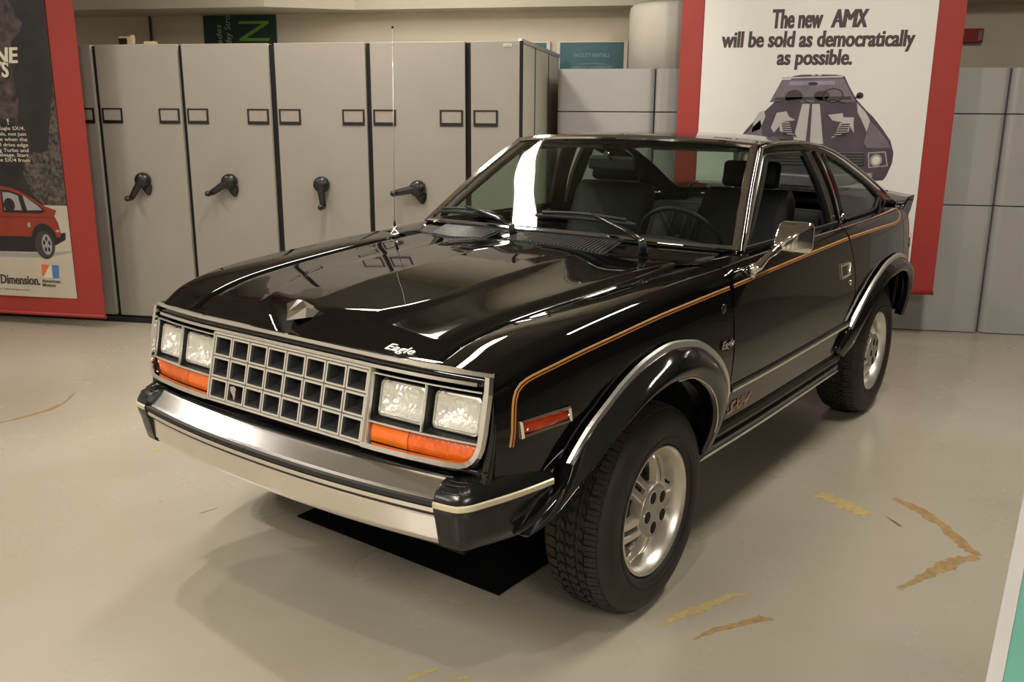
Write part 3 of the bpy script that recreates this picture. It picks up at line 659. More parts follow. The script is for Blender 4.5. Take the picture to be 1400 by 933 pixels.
# ================================================================== the car (built in its own frame: x left, y backwards, z up)
def pch(xs, ys):
    """monotone cubic interpolant through the points"""
    n = len(xs)
    h = [xs[i+1]-xs[i] for i in range(n-1)]
    d = [(ys[i+1]-ys[i])/h[i] for i in range(n-1)]
    m = [0.0]*n
    m[0] = d[0]; m[-1] = d[-1]
    for i in range(1, n-1):
        if d[i-1]*d[i] > 0:
            w1 = 2*h[i]+h[i-1]; w2 = h[i]+2*h[i-1]
            m[i] = (w1+w2)/(w1/d[i-1]+w2/d[i])
    def f(v):
        if v <= xs[0]: return ys[0]+(v-xs[0])*m[0]
        if v >= xs[-1]: return ys[-1]+(v-xs[-1])*m[-1]
        i = 0
        while v > xs[i+1]: i += 1
        t = (v-xs[i])/h[i]
        a = 2*t**3-3*t*t+1; b = t**3-2*t*t+t; c = -2*t**3+3*t*t; e = t**3-t*t
        return a*ys[i]+b*h[i]*m[i]+c*ys[i+1]+e*h[i]*m[i+1]
    return f
# car frame: x to the car's left, y backwards, z up, origin under the front axle
Wf = pch([-.70, -.66, -.60, -.50, -.30, 0, .4, 1.0, 1.8, 2.4, 2.8, 3.1, 3.3],
         [.722, .737, .765, .800, .832, .852, .868, .882, .885, .875, .850, .812, .765])
ZTf = pch([-.70, -.625, -.55, -.36, 0, .3, .56, .77, 1.2, 1.8, 2.4, 2.8, 3.1, 3.3],
          [.885, .915, .945, .980, 1.006, 1.022, 1.030, 1.040, 1.047, 1.047, 1.047, 1.047, 1.035, 1.0])
def side_x(y, z):
    """half width of the body side at station y and height z"""
    W = Wf(y); zt = ZTf(y)
    if z < .75:
        return W-.45*(.75-z)**2
    u = min(1.0, max(0.0, (z-.75)/(zt-.75)))
    return W-.022*u-.055*(1-math.sqrt(max(0.0, 1-u**6)))
car = empty('car', (0, 0, 0), CAR_YAW, 'glossy black two door hatchback with bright grille, chrome trim and gold pinstripes', 'car')
def ss(a, b, v):
    t = min(1, max(0, (v-a)/(b-a))); return t*t*(3-2*t)
def YF(x, z): return -.684-.21*(.8607-z)+.035*(max(0, abs(x)-.34)/.38)**2
Gf = pch([-.70, -.62, -.3, 0, .588, .70], [.515, .530, .578, .612, .652, .660])        # half width of the bonnet
spf = pch([-.66, -.60, -.50, -.30, -.07, .20, .45, .70], [.950, .983, 1.000, 1.026, 1.042, 1.053, 1.057, 1.058])   # centre spine
crf = pch([-.66, -.543, -.30, 0, .30, .55, .70], [.972, .982, 1.004, 1.026, 1.038, 1.040, 1.041])                       # shoulder crease of the raised panel
xcf = pch([-.70, -.543, -.45, -.30, 0, .22, .54, .70], [.215, .226, .262, .284, .288, .275, .245, .235])
def yfront(x): return -.648+.105*min(1, abs(x)/.226)
def bonnet_z(x, y):
    G = Gf(y); ax = abs(x); zg = ZTf(y)-.014
    base = zg+.006*(1-(ax/G)**2)+.024*ss(-.698, -.62, y)*(1-ss(.10, .46, ax))+.012*ss(-.69, -.55, y)*(1-ss(G-.055, G-.012, ax))
    xc = xcf(y); T = spf(y)-(spf(y)-crf(y))*min(1, ax/xc)
    yb = yfront(min(x if x > 0 else -x, xc))
    S_ = (1-ss(xc, xc+.050, ax))*ss(yb-.055, yb+.012, y)
    return base+max(0, T-base)*S_
def rear_edge(x): return .450+.130*(abs(x)/.65)**2
def pos(y): return y
# ---- wings, doors and rear side panels: columns at constant y
ARCH_F = lambda y: .335+math.sqrt(max(0, .415**2-(y-.01)**2)) if abs(y-.01) < .415 else 0
ARCH_R = lambda y: .335+math.sqrt(max(0, .415**2-(y-2.469)**2)) if abs(y-2.469) < .415 else 0
def sill(y): return .43
def col(y, sx, zb, inner=None):
    """section from the lower edge up over the shoulder; inner = list of extra (x,z) towards the centre line"""
    zt = ZTf(y); row = []
    for k in range(15):
        z = zb+(.75-zb)*k/14 if zb < .75 else zb
        row.append((sx*side_x(y, z), y, z))
    z0 = max(zb, .75)
    for k in range(1, 25):
        u = math.sin(PI/2*k/24)
        z = z0+(zt-z0)*u
        row.append((sx*side_x(y, z), y, z))
    if inner:
        for x, z in inner: row.append((sx*x, y, z))
    return row
def ys(a, b, n, extra=()):
    l = [a+(b-a)*i/n for i in range(n+1)]+list(extra)
    return sorted(set(round(v, 4) for v in l))
def fender(sx):
    rows = []
    for y in ys(-.655, .512, 50, [-.404, -.400, -.395, -.388, .415, .41, .40, .424, .4249]):
        zt = ZTf(y); G = Gf(y)+.008
        xt = side_x(y, zt)
        if y < .30: a = (G, zt-.012)
        else: a = (Gf(y)+.008, zt-.012)
        inner = [(xt+(a[0]-xt)*k/8, zt+(a[1]-zt)*(k/8)**1.5+.004*math.sin(PI*k/8)) for k in range(1, 9)]
        inner.append((a[0], a[1]-.05))
        rows.append(col(y, sx, max(sill(y) if y > -.2 else .60, ARCH_F(y)), inner))
    m = MB(); m.grid(rows)
    # cowl shoulder behind the bonnet, up to the door opening and the windscreen corner
    o = m.build('fender', M['paint'], car)
    return o
fenders = [fender(1), fender(-1)]
def door(sx):
    rows = []
    for y in ys(.522, 1.772, 30):
        zt = ZTf(y); xt = side_x(y, zt)
        ck = .055
        inner = [(xt-ck*k/4, zt+.003*k/4) for k in range(1, 5)]+[(xt-ck-.002, zt-.06)]
        r = col(y, sx, sill(y), inner); rows.append(r)
    # rear edge leans back with the wheel arch below the belt
    out = []
    for i, r in enumerate(rows):
        nr = []
        for (x, y, z) in r:
            k = (i/(len(rows)-1)); sh = .075*ss(1.03, .80, z)*k if False else .075*k*(1-ss(.80, 1.03, z))
            fk = .0
            y2 = y+sh; nr.append((sx*side_x(y2, z) if abs(abs(x)-side_x(y, z)) < 1e-4 and z < ZTf(y2) else x, y2, z))
        out.append(nr)
    return MB().grid(out).build('door', M['paint'], car)
doors = [door(1), door(-1)]
def quarter(sx):
    rows = []
    for y in ys(1.782, 3.30, 60, [2.0541, 2.056, 2.06, 2.07, 2.883, 2.88, 2.875, 2.86]):
        zt = ZTf(y); xt = side_x(y, zt)
        inner = [(xt-.055*k/4, zt+.003*k/4) for k in range(1, 5)]
        if y > 2.75: inner += [(xt-.055-.05*k/3, zt+.003) for k in range(1, 4)]
        else: inner += [(xt-.055-.002*k/3, zt+.003-.02*k/3) for k in range(1, 4)]
        r = col(y, sx, max(.43 if y < 2.6 else .47, ARCH_R(y)), inner)
        nr = []
        k = 1-ss(1.782, 2.0, y)
        for (x, yy, z) in r:
            y2 = yy+.075*(1-ss(.80, 1.03, z))*k
            nr.append((sx*side_x(y2, z) if abs(abs(x)-side_x(yy, z)) < 1e-4 and z < ZTf(y2) else x, y2, z))
        rows.append(nr)
    m = MB(); m.grid(rows)
    # rounded corner to the tail
    last = rows[-1]; add = [last]
    for t in (.35, .7, 1.0):
        add.append([(x*(1-.12*t*t), y+.10*math.sin(t*PI/2), z) for x, y, z in last])
    m.grid(add)
    return m.build('quarter_panel', M['paint'], car)
quarters = [quarter(1), quarter(-1)]
# bonnet
m = MB(); rows = []
def bonnet_x(k, y):
    """column k in -1..1 mapped so that columns follow the creases"""
    G = Gf(y)-.005; xc = xcf(y); a = abs(k)
    n_ = [(0, 0), (.42, xc), (.56, xc+.050), (.86, G-.055), (.94, G-.012), (1, G)]
    for (k0, x0), (k1, x1) in zip(n_, n_[1:]):
        if a <= k1+1e-9:
            f = (a-k0)/(k1-k0)
            if k0 == 0: f = (f+.35*math.sin(PI*f)*(2*f-1)*0) if False else (1-math.cos(PI*f))/2*.5+f*.5
            return math.copysign(x0+(x1-x0)*f, k)
ks = sorted(set([round(v, 4) for v in [i/50*.42 for i in range(0, 51, 4)]+[.40, .42, .44, .46, .49, .52, .54, .56, .60, .66, .72, .78, .83, .86, .88, .90, .92, .94, .96, .98, 1.0]]))
ks = [-k for k in ks[::-1]]+ks[1:]
for i in range(15+56):
    r = []
    for k in ks:
        y = -.6
        for _ in range(4):
            x = bonnet_x(k, y)
            y0 = YF(x, .895)+.004; yb = yfront(min(abs(x), .226)); y1 = rear_edge(x)
            y = y0+(yb-y0)*(i/15) if i <= 15 else yb+(y1-yb)*((i-15)/55)**1.15
        x = bonnet_x(k, y)
        r.append((x, y, bonnet_z(x, y)))
    rows.append(r)
m.grid(rows)
# turned-down rear edge and front lip
m.grid([rows[-1], [(x, y+.004, z-.03) for x, y, z in rows[-1]]]); m.grid([rows[0], [(x, y+.01, z-.03) for x, y, z in rows[0]]])
m.grid([[r[0] for r in rows], [(r[0][0], r[0][1], r[0][2]-.03) for r in rows]]); m.grid([[r[-1] for r in rows], [(r[-1][0], r[-1][1], r[-1][2]-.03) for r in rows]])
bonnet = m.build('hood', M['paint'], car)
# inner structure: engine bay floor, wheel wells, underbody so that nothing shows through
m = MB()
m.box(-.60, .60, -.62, .62, .36, .60); m.box(-.66, .66, .62, 3.2, .33, .40); m.box(-.50, .50, -.60, .50, .60, .84)
m.box(-.50, .50, 1.7, 3.15, .40, .72)
for sx in (-1, 1): m.box(sx*.665-.115, sx*.665+.115, .50, 1.98, .34, .425)
m.build('underbody', M['matte'], car)
for yc in (.01, 2.469):
    for sx in (-1, 1):
        rows = []
        for k in range(25):
            a = .27+(PI-.54)*(k/24)
            rows.append([(sx*x, yc+.43*math.cos(a), .335+.43*math.sin(a)) for x in (.50, .62, .74, .80)])
        mm = MB().grid(rows)
        mm.add([(sx*.50, yc+.43*math.cos(PI*k/12), .335+.43*math.sin(PI*k/12)) for k in range(13)], [tuple(range(13))])
        mm.build('wheel_well', M['matte'], car)
# ---- greenhouse
WB = [(-.756, .765, 1.047), (-.60, .690, 1.057), (-.40, .655, 1.063), (-.20, .637, 1.066), (0, .630, 1.067)]
WT = [(-.592, 1.275, 1.412), (-.46, 1.232, 1.425), (-.30, 1.205, 1.432), (-.15, 1.192, 1.436), (0, 1.188, 1.437)]
def sym(l): return l+[(-x, y, z) for x, y, z in l[:-1][::-1]]
def resample(l, n):
    """smooth interpolation of a 3D polyline over arc length"""
    d = [0]
    for a, b in zip(l, l[1:]): d.append(d[-1]+(Vector(b)-Vector(a)).length)
    fx = [pch(d, [p[k] for p in l]) for k in range(3)]
    return [Vector((fx[0](d[-1]*i/n), fx[1](d[-1]*i/n), fx[2](d[-1]*i/n))) for i in range(n+1)]
N = 32
wb, wt = resample(sym(WB), N), resample(sym(WT), N)
def wscreen(t, u):
    """t across 0..1, u up 0..1"""
    k = t*N; i = min(N-1, int(k)); f = k-i
    a = wb[i].lerp(wb[i+1], f); b = wt[i].lerp(wt[i+1], f)
    p = a.lerp(b, u); bow = .016*math.sin(PI*u)*(1-.3*abs(2*t-1))
    return p+Vector((0, -.58, .81))*bow
m = MB().grid([[wscreen(j/N, .015+.97*i/14) for j in range(N+1)] for i in range(15)])
m.build('windshield', M['windshield'], car)
RAIL = [(-.592, 1.275, 1.412), (-.600, 1.45, 1.424), (-.603, 1.70, 1.424), (-.605, 2.0, 1.402), (-.618, 2.25, 1.352), (-.655, 2.60, 1.240), (-.695, 2.90, 1.125), (-.722, 3.12, 1.045)]
rail = resample(RAIL, 48)
BELT_Y = (.765, 3.12)
def railpt(y):
    for a, b in zip(rail, rail[1:]):
        if a.y <= y <= b.y: return a.lerp(b, (y-a.y)/(b.y-a.y))
    if y < rail[0].y:                                    # along the windscreen pillar
        k = (y-.765)/(1.275-.765); return Vector((-.756, .765, 1.047)).lerp(rail[0], k)
    return rail[-1]
def green(y, u, out=0):
    """left (car right = negative) greenhouse side; u 0 belt .. 1 rail"""
    zt = ZTf(min(y, 3.12)); b = Vector((-(side_x(y, zt)-.050), y, zt+.002)); r = railpt(y)
    k = min(1, max(0, u)); p = b.lerp(r, u)
    p.x -= .018*math.sin(PI*k)*min(1, (r.z-b.z)/.3)+out
    return p
def gpt(sx, y, u, out=0):
    p = green(y, u, out); return Vector((-sx*p.x, p.y, p.z))
def gz(sx, y, z, out=0):
    b, r = green(y, 0), green(y, 1)
    return gpt(sx, y, (z-b.z)/max(.001, r.z-b.z), out)
def gstrip(m, sx, pa, pb, n=16, th=.02, out=.0):
    """panel between two (y,z) polylines on the greenhouse side, with thickness inwards"""
    a = [gz(sx, *(pa(i/n)), out) for i in range(n+1)]; b = [gz(sx, *(pb(i/n)), out) for i in range(n+1)]
    mid = [gz(sx, (pa(i/n)[0]+pb(i/n)[0])/2, (pa(i/n)[1]+pb(i/n)[1])/2, out) for i in range(n+1)]
    d = Vector((-sx*th, 0, 0))
    m.grid([a, mid, b], 0, True)
    m.grid([[p+d for p in a], [p+d for p in mid], [p+d for p in b]], 0, True)
    m.grid([a, [p+d for p in a]], 0, False); m.grid([b, [p+d for p in b]], 0, False)
def L2(p, q): return lambda t: (p[0]+(q[0]-p[0])*t, p[1]+(q[1]-p[1])*t)
def poly2(pts):
    d = [0]
    for a, b in zip(pts, pts[1:]): d.append(d[-1]+math.hypot(b[0]-a[0], b[1]-a[1]))
    def f(t):
        s = t*d[-1]
        for i in range(len(pts)-1):
            if s <= d[i+1]+1e-9:
                k = (s-d[i])/(d[i+1]-d[i]); return (pts[i][0]+(pts[i+1][0]-pts[i][0])*k, pts[i][1]+(pts[i+1][1]-pts[i][1])*k)
        return pts[-1]
    return f
RZ = lambda y: railpt(y).z
for sx in (1, -1):
    m = MB()
    # roof side rail above the windows, running down the fastback
    top = [(y, RZ(y)) for y in (1.275, 1.45, 1.7, 2.0, 2.25, 2.6, 2.9, 3.10)]
    low = [(1.30, RZ(1.30)-.035), (1.45, RZ(1.45)-.040), (1.7, RZ(1.7)-.042), (2.0, RZ(2.0)-.044), (2.22, RZ(2.25)-.045), (2.50, RZ(2.55)-.050), (2.74, RZ(2.80)-.055), (2.84, 1.055)]
    gstrip(m, sx, poly2(top), poly2(low), 36)
    # sail behind the quarter glass
    gstrip(m, sx, poly2([(2.74, RZ(2.80)-.056), (2.84, 1.055)]), poly2([(2.74, 1.050), (2.84, 1.049)]), 4)
    gstrip(m, sx, poly2([(2.735, 1.14), (2.72, 1.08), (2.66, 1.045)]), poly2([(2.80, 1.13), (2.80, 1.08), (2.80, 1.049)]), 6)
    m.build('roof_side', M['paint'], car)
    # windscreen pillar
    m = MB(); n = 14; rows = []
    for i in range(n+1):
        t = i/n
        a = Vector((-sx*-.756, .765, 1.047)).lerp(Vector((sx*.592, 1.275, 1.412)), t)
        a = wscreen(1 if sx > 0 else 0, t)+Vector((sx*.002, .0, .001))
        yb = .765+(1.275-.765)*t
        b = gz(sx, yb+.050, a.z-.002, .006)
        if t > .93: b = b.lerp(a+Vector((sx*.004, .04, -.01)), .5)
        rows.append([a, a.lerp(b, .5)+Vector((sx*.008, -.006, .006)), b, b+Vector((-sx*.03, .0, -.01)), a+Vector((-sx*.035, .03, -.02))])
    m.grid(rows, 0, True, True); m.build('windshield_pillar', M['paint'], car)
    # door window frame (black) and chrome around it
    m = MB(); o = .003
    ft = [(.835, 1.052), (1.315, RZ(1.315)-.046), (1.40, RZ(1.4)-.052), (1.70, RZ(1.7)-.054)]
    gstrip(m, sx, poly2([(y-.012, z+.010) for y, z in ft]), poly2([(y+.014, z-.012) for y, z in ft]), 24, .016, o)
    gstrip(m, sx, L2((1.70, RZ(1.7)-.046), (1.775, 1.052)), L2((1.83, RZ(1.83)-.046), (1.895, 1.052)), 12, .016, o)
    m.build('window_frame', M['capblk'], car)
    # belt rubber
    m = MB(); m.strip([gz(sx, .84+(1.90-.84)*k/10, 1.053, .002) for k in range(11)], [((0, 0, .014), (sx*.006, 0, 0))]*11)
    m.build('belt_weatherstrip', M['rubber'], car)
    # chrome drip rail: up the pillar, over the door, down the fastback
    pth = [gz(sx, .79+.5*k/9, 1.047+(RZ(1.285)-.012-1.047)*k/9, .012) for k in range(10)]
    pth += [gz(sx, y, RZ(y)-.010, .010) for y in (1.34, 1.45, 1.6, 1.8, 2.0, 2.15, 2.3, 2.45, 2.6, 2.75, 2.88)]
    wv = []
    for k in range(len(pth)):
        t = (pth[min(k+1, len(pth)-1)]-pth[max(0, k-1)]).normalized(); nrm = Vector((sx, 0, .25)).normalized()
        wv.append((t.cross(nrm).normalized()*.013, nrm*.008))
    MB().strip(pth, wv).build('drip_rail', M['chrome'], car)
    # centre post: ribbed bright applique between the windows
    m = MB()
    post = poly2([(1.890, RZ(1.905)-.040), (1.915, 1.052)]), poly2([(2.00, RZ(2.0)-.042), (2.00, 1.052)])
    gstrip(m, sx, post[0], post[1], 10, .02, .004)
    p_ = m.build('centre_pillar', M['capblk'], car)
    m = MB()
    gstrip(m, sx, L2((1.890, RZ(1.905)-.042), (1.915, 1.030)), L2((1.922, RZ(1.928)-.042), (1.950, 1.030)), 8, .004, .009)
    m.build('chrome_strip', M['chrome'], p_)
    m = MB()
    for k in range(5):
        yy = 1.955+.009*k
        gstrip(m, sx, L2((yy, RZ(yy)-.046), (yy+.006, 1.056)), L2((yy+.005, RZ(yy)-.046), (yy+.011, 1.056)), 6, .003, .009)
    m.build('rib', M['flare'], p_)
    e_ = gz(sx, 1.965, 1.075, .012)
    MB().lathe([(0, .016), (sx*.004, .017), (sx*.007, .012), (sx*.008, .001)], 'x', 20, c=(e_.x, e_.y, e_.z)).build('emblem', M['chrome'], p_)
    # quarter glass
    qt = [(2.01, RZ(2.01)-.047), (2.22, RZ(2.25)-.050), (2.50, RZ(2.55)-.056), (2.72, RZ(2.78)-.060), (2.735, 1.14)]
    ql = [(2.01, 1.056), (2.22, 1.056), (2.45, 1.056), (2.60, 1.062), (2.70, 1.10)]
    fa, fb = poly2(qt), poly2(ql)
    rows = []
    for i in range(21):
        a, b = fa(i/20), fb(i/20)
        rows.append([gz(sx, a[0]+(b[0]-a[0])*k/6, a[1]+(b[1]-a[1])*k/6, -.004) for k in range(7)])
    MB().grid(rows).build('quarter_window', M['sideglass'], car)
    # rubber around the quarter glass
    ring = [fb(i/20) for i in range(21)]+[fa(1-i/20) for i in range(21)]
    pp = [gz(sx, *p, .002) for p in ring]
    MB().tube(pp, .008, 6, close=True).build('window_seal', M['rubber'], car)
    if sx < 0:   # the far door has its glass up
        fa, fb = poly2([(1.31, RZ(1.315)-.05), (1.50, RZ(1.5)-.058), (1.70, RZ(1.7)-.06)]), poly2([(.85, 1.050), (1.3, 1.050), (1.77, 1.050)])
        MB().grid([[gz(sx, fa(i/16)[0]+(fb(i/16)[0]-fa(i/16)[0])*k/6, fa(i/16)[1]+(fb(i/16)[1]-fa(i/16)[1])*k/6, -.006) for k in range(7)] for i in range(17)]).build('door_window', M['sideglass'], car)
# roof skin from the windscreen to the hatch, and the hatch itself
def roof_row(y, n=28, xs_=1.0):
    r = railpt(y); crown = .030 if y < 2.1 else .030-.010*(y-2.1)
    y0off = (1.188-1.275)*max(0, 1-(y-1.275)/.5) if y < 1.775 else 0
    out = []
    for j in range(n+1):
        a = (j/n)*2-1
        q = 1-abs(a)**2.4
        out.append(Vector((r.x*-1*a, y+y0off*(1-a*a), r.z+crown*q)))
    return out
m = MB(); rows = [roof_row(y) for y in ys(1.277, 2.20, 26)]
m.grid(rows); m.grid([rows[0], [Vector((p.x*.985, p.y+.01, p.z-.022)) for p in rows[0]]])
m.build('roof_panel', M['paint'], car)
m = MB(); m.grid([[p-Vector((0, 0, .03)) for p in r[1:-1]] for r in rows]); m.build('headliner', M['headliner'], car)
hatch = []
def hrow(y, a0, a1, n=14, dz=0):
    r = railpt(y)
    return [Vector((-r.x*(a0+(a1-a0)*j/n), y, r.z+.028*(1-abs(a0+(a1-a0)*j/n)**2.4)+dz)) for j in range(n+1)]
m = MB()
m.grid([hrow(y, -.985, .985, 28) for y in ys(2.207, 2.30, 4)]); m.grid([hrow(y, -.985, .985, 28) for y in ys(3.07, 3.12, 3)])
for s in (-1, 1): m.grid([hrow(y, s*.985, s*.88, 4) for y in ys(2.30, 3.07, 14)])
# rear face of the hatch
r0 = hrow(3.12, -.985, .985, 28); add = [r0]
for dy, z in ((.16, 1.035), (.22, 1.0), (.255, .93), (.262, .80), (.262, .72)):
    add.append([Vector((p.x, 3.12+dy-.05*abs(p.x/.7)**3, z if dy > .17 else min(p.z, z+.01))) for p in r0])
m.grid(add)
ht = m.build('hatch', M['paint'], car)
MB().grid([hrow(y, -.88, .88, 20, -.002) for y in ys(2.30, 3.07, 14)]).build('rear_window', M['sideglass'], ht)
# ducktail spoiler: three pieces, the end ones wrapping the corners
def spoiler(x0, x1, name, end=0):
    rows = []; n = 10
    for j in range(n+1):
        x = x0+(x1-x0)*j/n; e_ = ss(.58, .76, abs(x))
        yb = 3.17-.06*e_
        rows.append([Vector((x, yb-.09, 1.040-.01*e_)), Vector((x, yb-.03, 1.056)), Vector((x, yb+.05, 1.095-.012*e_)), Vector((x, yb+.13, 1.108-.015*e_)), Vector((x, yb+.135, 1.094-.015*e_)), Vector((x, yb+.08, 1.03-.02*e_)), Vector((x, yb+.03, 1.0-.03*e_))])
    m = MB(); m.grid(rows, 0, True, True); m.add(rows[0], [tuple(range(7))]); m.add(rows[-1], [tuple(range(7))])
    return m.build(name, M['paint'], ht)
spoiler(-.60, .60, 'spoiler'); spoiler(.604, .775, 'spoiler_end'); spoiler(-.775, -.604, 'spoiler_end')
# tail: rear panel, lamps, bumper
m = MB(); m.grid([[(x, 3.385-.12*abs(x/.72)**3, z) for x in [-.70+.1*k for k in range(15)]] for z in (.42, .55, .70, .86)]); m.build('rear_panel', M['paint'], car)
for sx in (1, -1):
    rows = []
    for k in range(7):
        x = .73-.04*k if k > 1 else .765-.0*k
        rows.append([(sx*(.775-.05*k), 3.225+.16*math.sin(min(1, k/3)*PI/2)-.0, z) for z in (.74, .80, .87)])
    m = MB(); m.grid(rows)
    t_ = m.build('tail_lamp', M['redlens'], car)
    MB().strip([(sx*.782, 3.20, .735+.14*k/4) for k in range(5)], [((0, .016, 0), (sx*.006, 0, 0))]*5).build('lamp_trim', M['chrome'], t_)
rows = []
for j in range(25):
    x = -.80+1.6*j/24; yb = 3.46-.22*abs(x/.80)**4
    rows.append([(x, yb-.12, .60), (x, yb-.02, .60), (x, yb, .57), (x, yb, .50), (x, yb-.02, .44), (x, yb-.12, .43)])
m = MB().grid(rows, 0, False, True); m.add(rows[0], [tuple(range(6))]); m.add(rows[-1], [tuple(range(6))]); m.build('rear_bumper', M['capblk'], car)
# ---- windscreen surround, cowl, wipers
def surround(t0, t1, u0, u1, n, wd, name='windshield_trim', off=.004):
    pth = [wscreen(t0+(t1-t0)*k/n, u0+(u1-u0)*k/n) for k in range(n+1)]
    wv = []
    for k in range(n+1):
        t = (pth[min(k+1, n)]-pth[max(0, k-1)]).normalized(); nrm = Vector((0, -.58, .81))
        wv.append((t.cross(nrm).normalized()*wd, nrm*.008))
    m = MB().strip([p+Vector((0, -.58, .81))*.002 for p in pth], wv); return m.build(name, M['chrome'], car)
surround(0, 1, .985, .985, 32, .024); surround(0, 1, .012, .012, 32, .014)
surround(.996, .996, 0, 1, 16, .034); surround(.004, .004, 0, 1, 16, .034)
# black rubber between glass and trim
m = MB(); pth = [wscreen(k/32, .035) for k in range(33)]; m.tube(pth, .005, 6); m.build('glass_seal', M['rubber'], car)
# cowl panel between bonnet and glass
def cowl_pt(x, t, dz=0):
    lo, hi = 0.0, 1.0
    for _ in range(24):
        mid = (lo+hi)/2
        if wscreen(mid, 0).x < x: lo = mid
        else: hi = mid
    y0 = rear_edge(x)+.007; p1 = wscreen(lo, 0)+Vector((0, .004, .003))
    z0 = bonnet_z(min(.60, abs(x)), min(y0, .60))-.010
    return Vector((x, y0+(p1.y-y0)*t, z0+(p1.z-.004-z0)*t-.002*math.sin(PI*t)+dz))
m = MB(); rows = []
for j in range(41):
    x = -.70+1.40*j/40
    c0 = cowl_pt(x, 0)
    rows.append([c0+Vector((0, -.03, -.04)), c0+Vector((0, -.004, -.012))]+[cowl_pt(x, t) for t in (0, .25, .5, .75, 1)]+[cowl_pt(x, 1)+Vector((0, .03, -.015))])
m.grid(rows); cowl = m.build('cowl_panel', M['paint'], car)
# filler between wing top and windscreen corner
for sx in (1, -1):
    rows = []
    for k in range(9):
        y = .50+.28*k/8
        zt = ZTf(y); xt = side_x(y, zt)
        xi = .650 if y < .60 else .650+.10*(y-.60)/.18
        rows.append([(sx*(xt-.0), y, zt), (sx*(xt+(xi-xt)*.4), y, zt+.004), (sx*xi, y, zt-.004+.008*k/8), (sx*(xi-.03), y, zt-.02)])
    MB().grid(rows).build('cowl_corner', M['paint'], car)
# cowl vents: two louvre fields of thin slats
def vent(x0, x1):
    m = MB(); n = int(abs(x1-x0)/.0155)
    for k in range(n):
        x = x0+(x1-x0)*(k+.5)/n
        d = .0030; a_, b_2 = cowl_pt(x, .16, .0), cowl_pt(x, .90, .0); c_2 = cowl_pt(x, .5, 0)
        y0, y1, z0, z1 = a_.y, b_2.y, a_.z, b_2.z
        m.add([(x-d, y0, z0-.004), (x+d, y0, z0-.004), (x+d, y1, z1-.004), (x-d, y1, z1-.004), (x-d+.003, y0, z0+.007), (x+d+.003, y0, z0+.007), (x+d+.003, y1, z1+.007), (x-d+.003, y1, z1+.007)],
              [(0, 1, 2, 3), (4, 7, 6, 5), (0, 4, 5, 1), (2, 6, 7, 3), (0, 3, 7, 4), (1, 5, 6, 2)])
    o = m.build('cowl_vent', M['vent'], cowl); o['kind'] = 'stuff'
    for yy in (0, 1):
        pass
vent(-.56, -.22); vent(-.11, .33)
m = MB()
for a, b in ((-.575, -.205), (-.125, .345)):
    rows = [[cowl_pt(a+(b-a)*j/16, t, .0015) for j in range(17)] for t in (.10, .3, .5, .7, .94)]
    m.grid(rows)
m.build('vent_tray', M['matte'], cowl)
# wipers: pivot, arm, blade
def wiper(px, tip, mid):
    piv = Vector(px); e_ = MB().tube([piv, piv+Vector((0, -.02, .045))], [.018, .012], 12).build('wiper', M['rubber'], car)
    MB().tube([piv+Vector((0, -.022, .046)), piv+Vector((0, -.024, .052))], [.013, .009], 12).build('pivot_cap', M['chrome'], e_)
    md = Vector(mid)
    a = piv+Vector((0, -.012, .040))
    pts = [a, a.lerp(md, .25)+Vector((0, -.010, .014)), a.lerp(md, .6)+Vector((0, -.010, .014)), md+Vector((0, -.006, .012))]
    MB().tube(pts, [.013, .014, .010, .008], 8, squash=.6).build('arm', M['capblk'], e_)
    b0, b1 = Vector(tip[0]), Vector(tip[1])
    L = [b0.lerp(b1, k/12) for k in range(13)]
    L = [p+Vector((0, -.004, .010*math.sin(PI*k/12)*.5)) for k, p in enumerate(L)]
    MB().tube(L, [.006]+[.010]*11+[.006], 6).build('blade', M['rubber'], e_)
    fr = [L[k]+Vector((0, -.005, .012+.006*math.sin(PI*k/12))) for k in range(1, 12)]
    MB().tube(fr, .0065, 6).build('blade_frame', M['rubber'], e_)
WS = lambda t, u, o=.012: wscreen(t, u)+Vector((0, -.58, .81))*o
wiper((.462, .600, 1.040), (WS(.74, .125), WS(.44, .13)), WS(.60, .165))
wiper((-.130, .595, 1.052), (WS(.34, .085), WS(.03, .10)), WS(.17, .14))
# aerial on the far wing
b_ = Vector((-.66, .455, ZTf(.455)+.001))
ant = MB().lathe([(0, .022), (.006, .022), (.012, .014), (.022, .010), (.034, .010), (.038, .004)], 'z', 20, c=b_).build('aerial', M['chrome'], car)
MB().tube([b_+Vector((0, 0, .036)), b_+Vector((0, 0, .060))], [.006, .004], 8).build('aerial_collar', M['blackp'], ant)
MB().tube([b_+Vector((0, 0, .058)), b_+Vector((.006, .01, .84))], [.0016, .0012], 6).build('mast', M['chrome2'], ant)
MB().lathe([(-.005, .001), (-.003, .005), (.003, .005), (.005, .001)], 'z', 10, c=b_+Vector((.006, .01, .842))).build('mast_tip', M['blackp'], ant)

# ---- front end
def fp(x, z, o=0): return Vector((x, YF(x, z)+o, z))
def fgrid(m, x0, x1, z0, z1, o, nx=12, nz=3): m.grid([[fp(x0+(x1-x0)*i/nx, z0+(z1-z0)*j/nz, o) for i in range(nx+1)] for j in range(nz+1)])
hp = MB()
fgrid(hp, -.70, .70, .640, .900, .085, 30, 6)             # dark back of the nose
hp.build('nose_back', M['matte'], car)
# header band between the two bright strips
m = MB()
rows = []
for j in range(41):
    x = -.722+1.444*j/40
    rows.append([fp(x, .862, .06), fp(x, .857, .004), fp(x, .880, .002), fp(x, .898, .006), fp(x, .902, .03)])
m.grid(rows); m.build('header_panel', M['paint'], car)
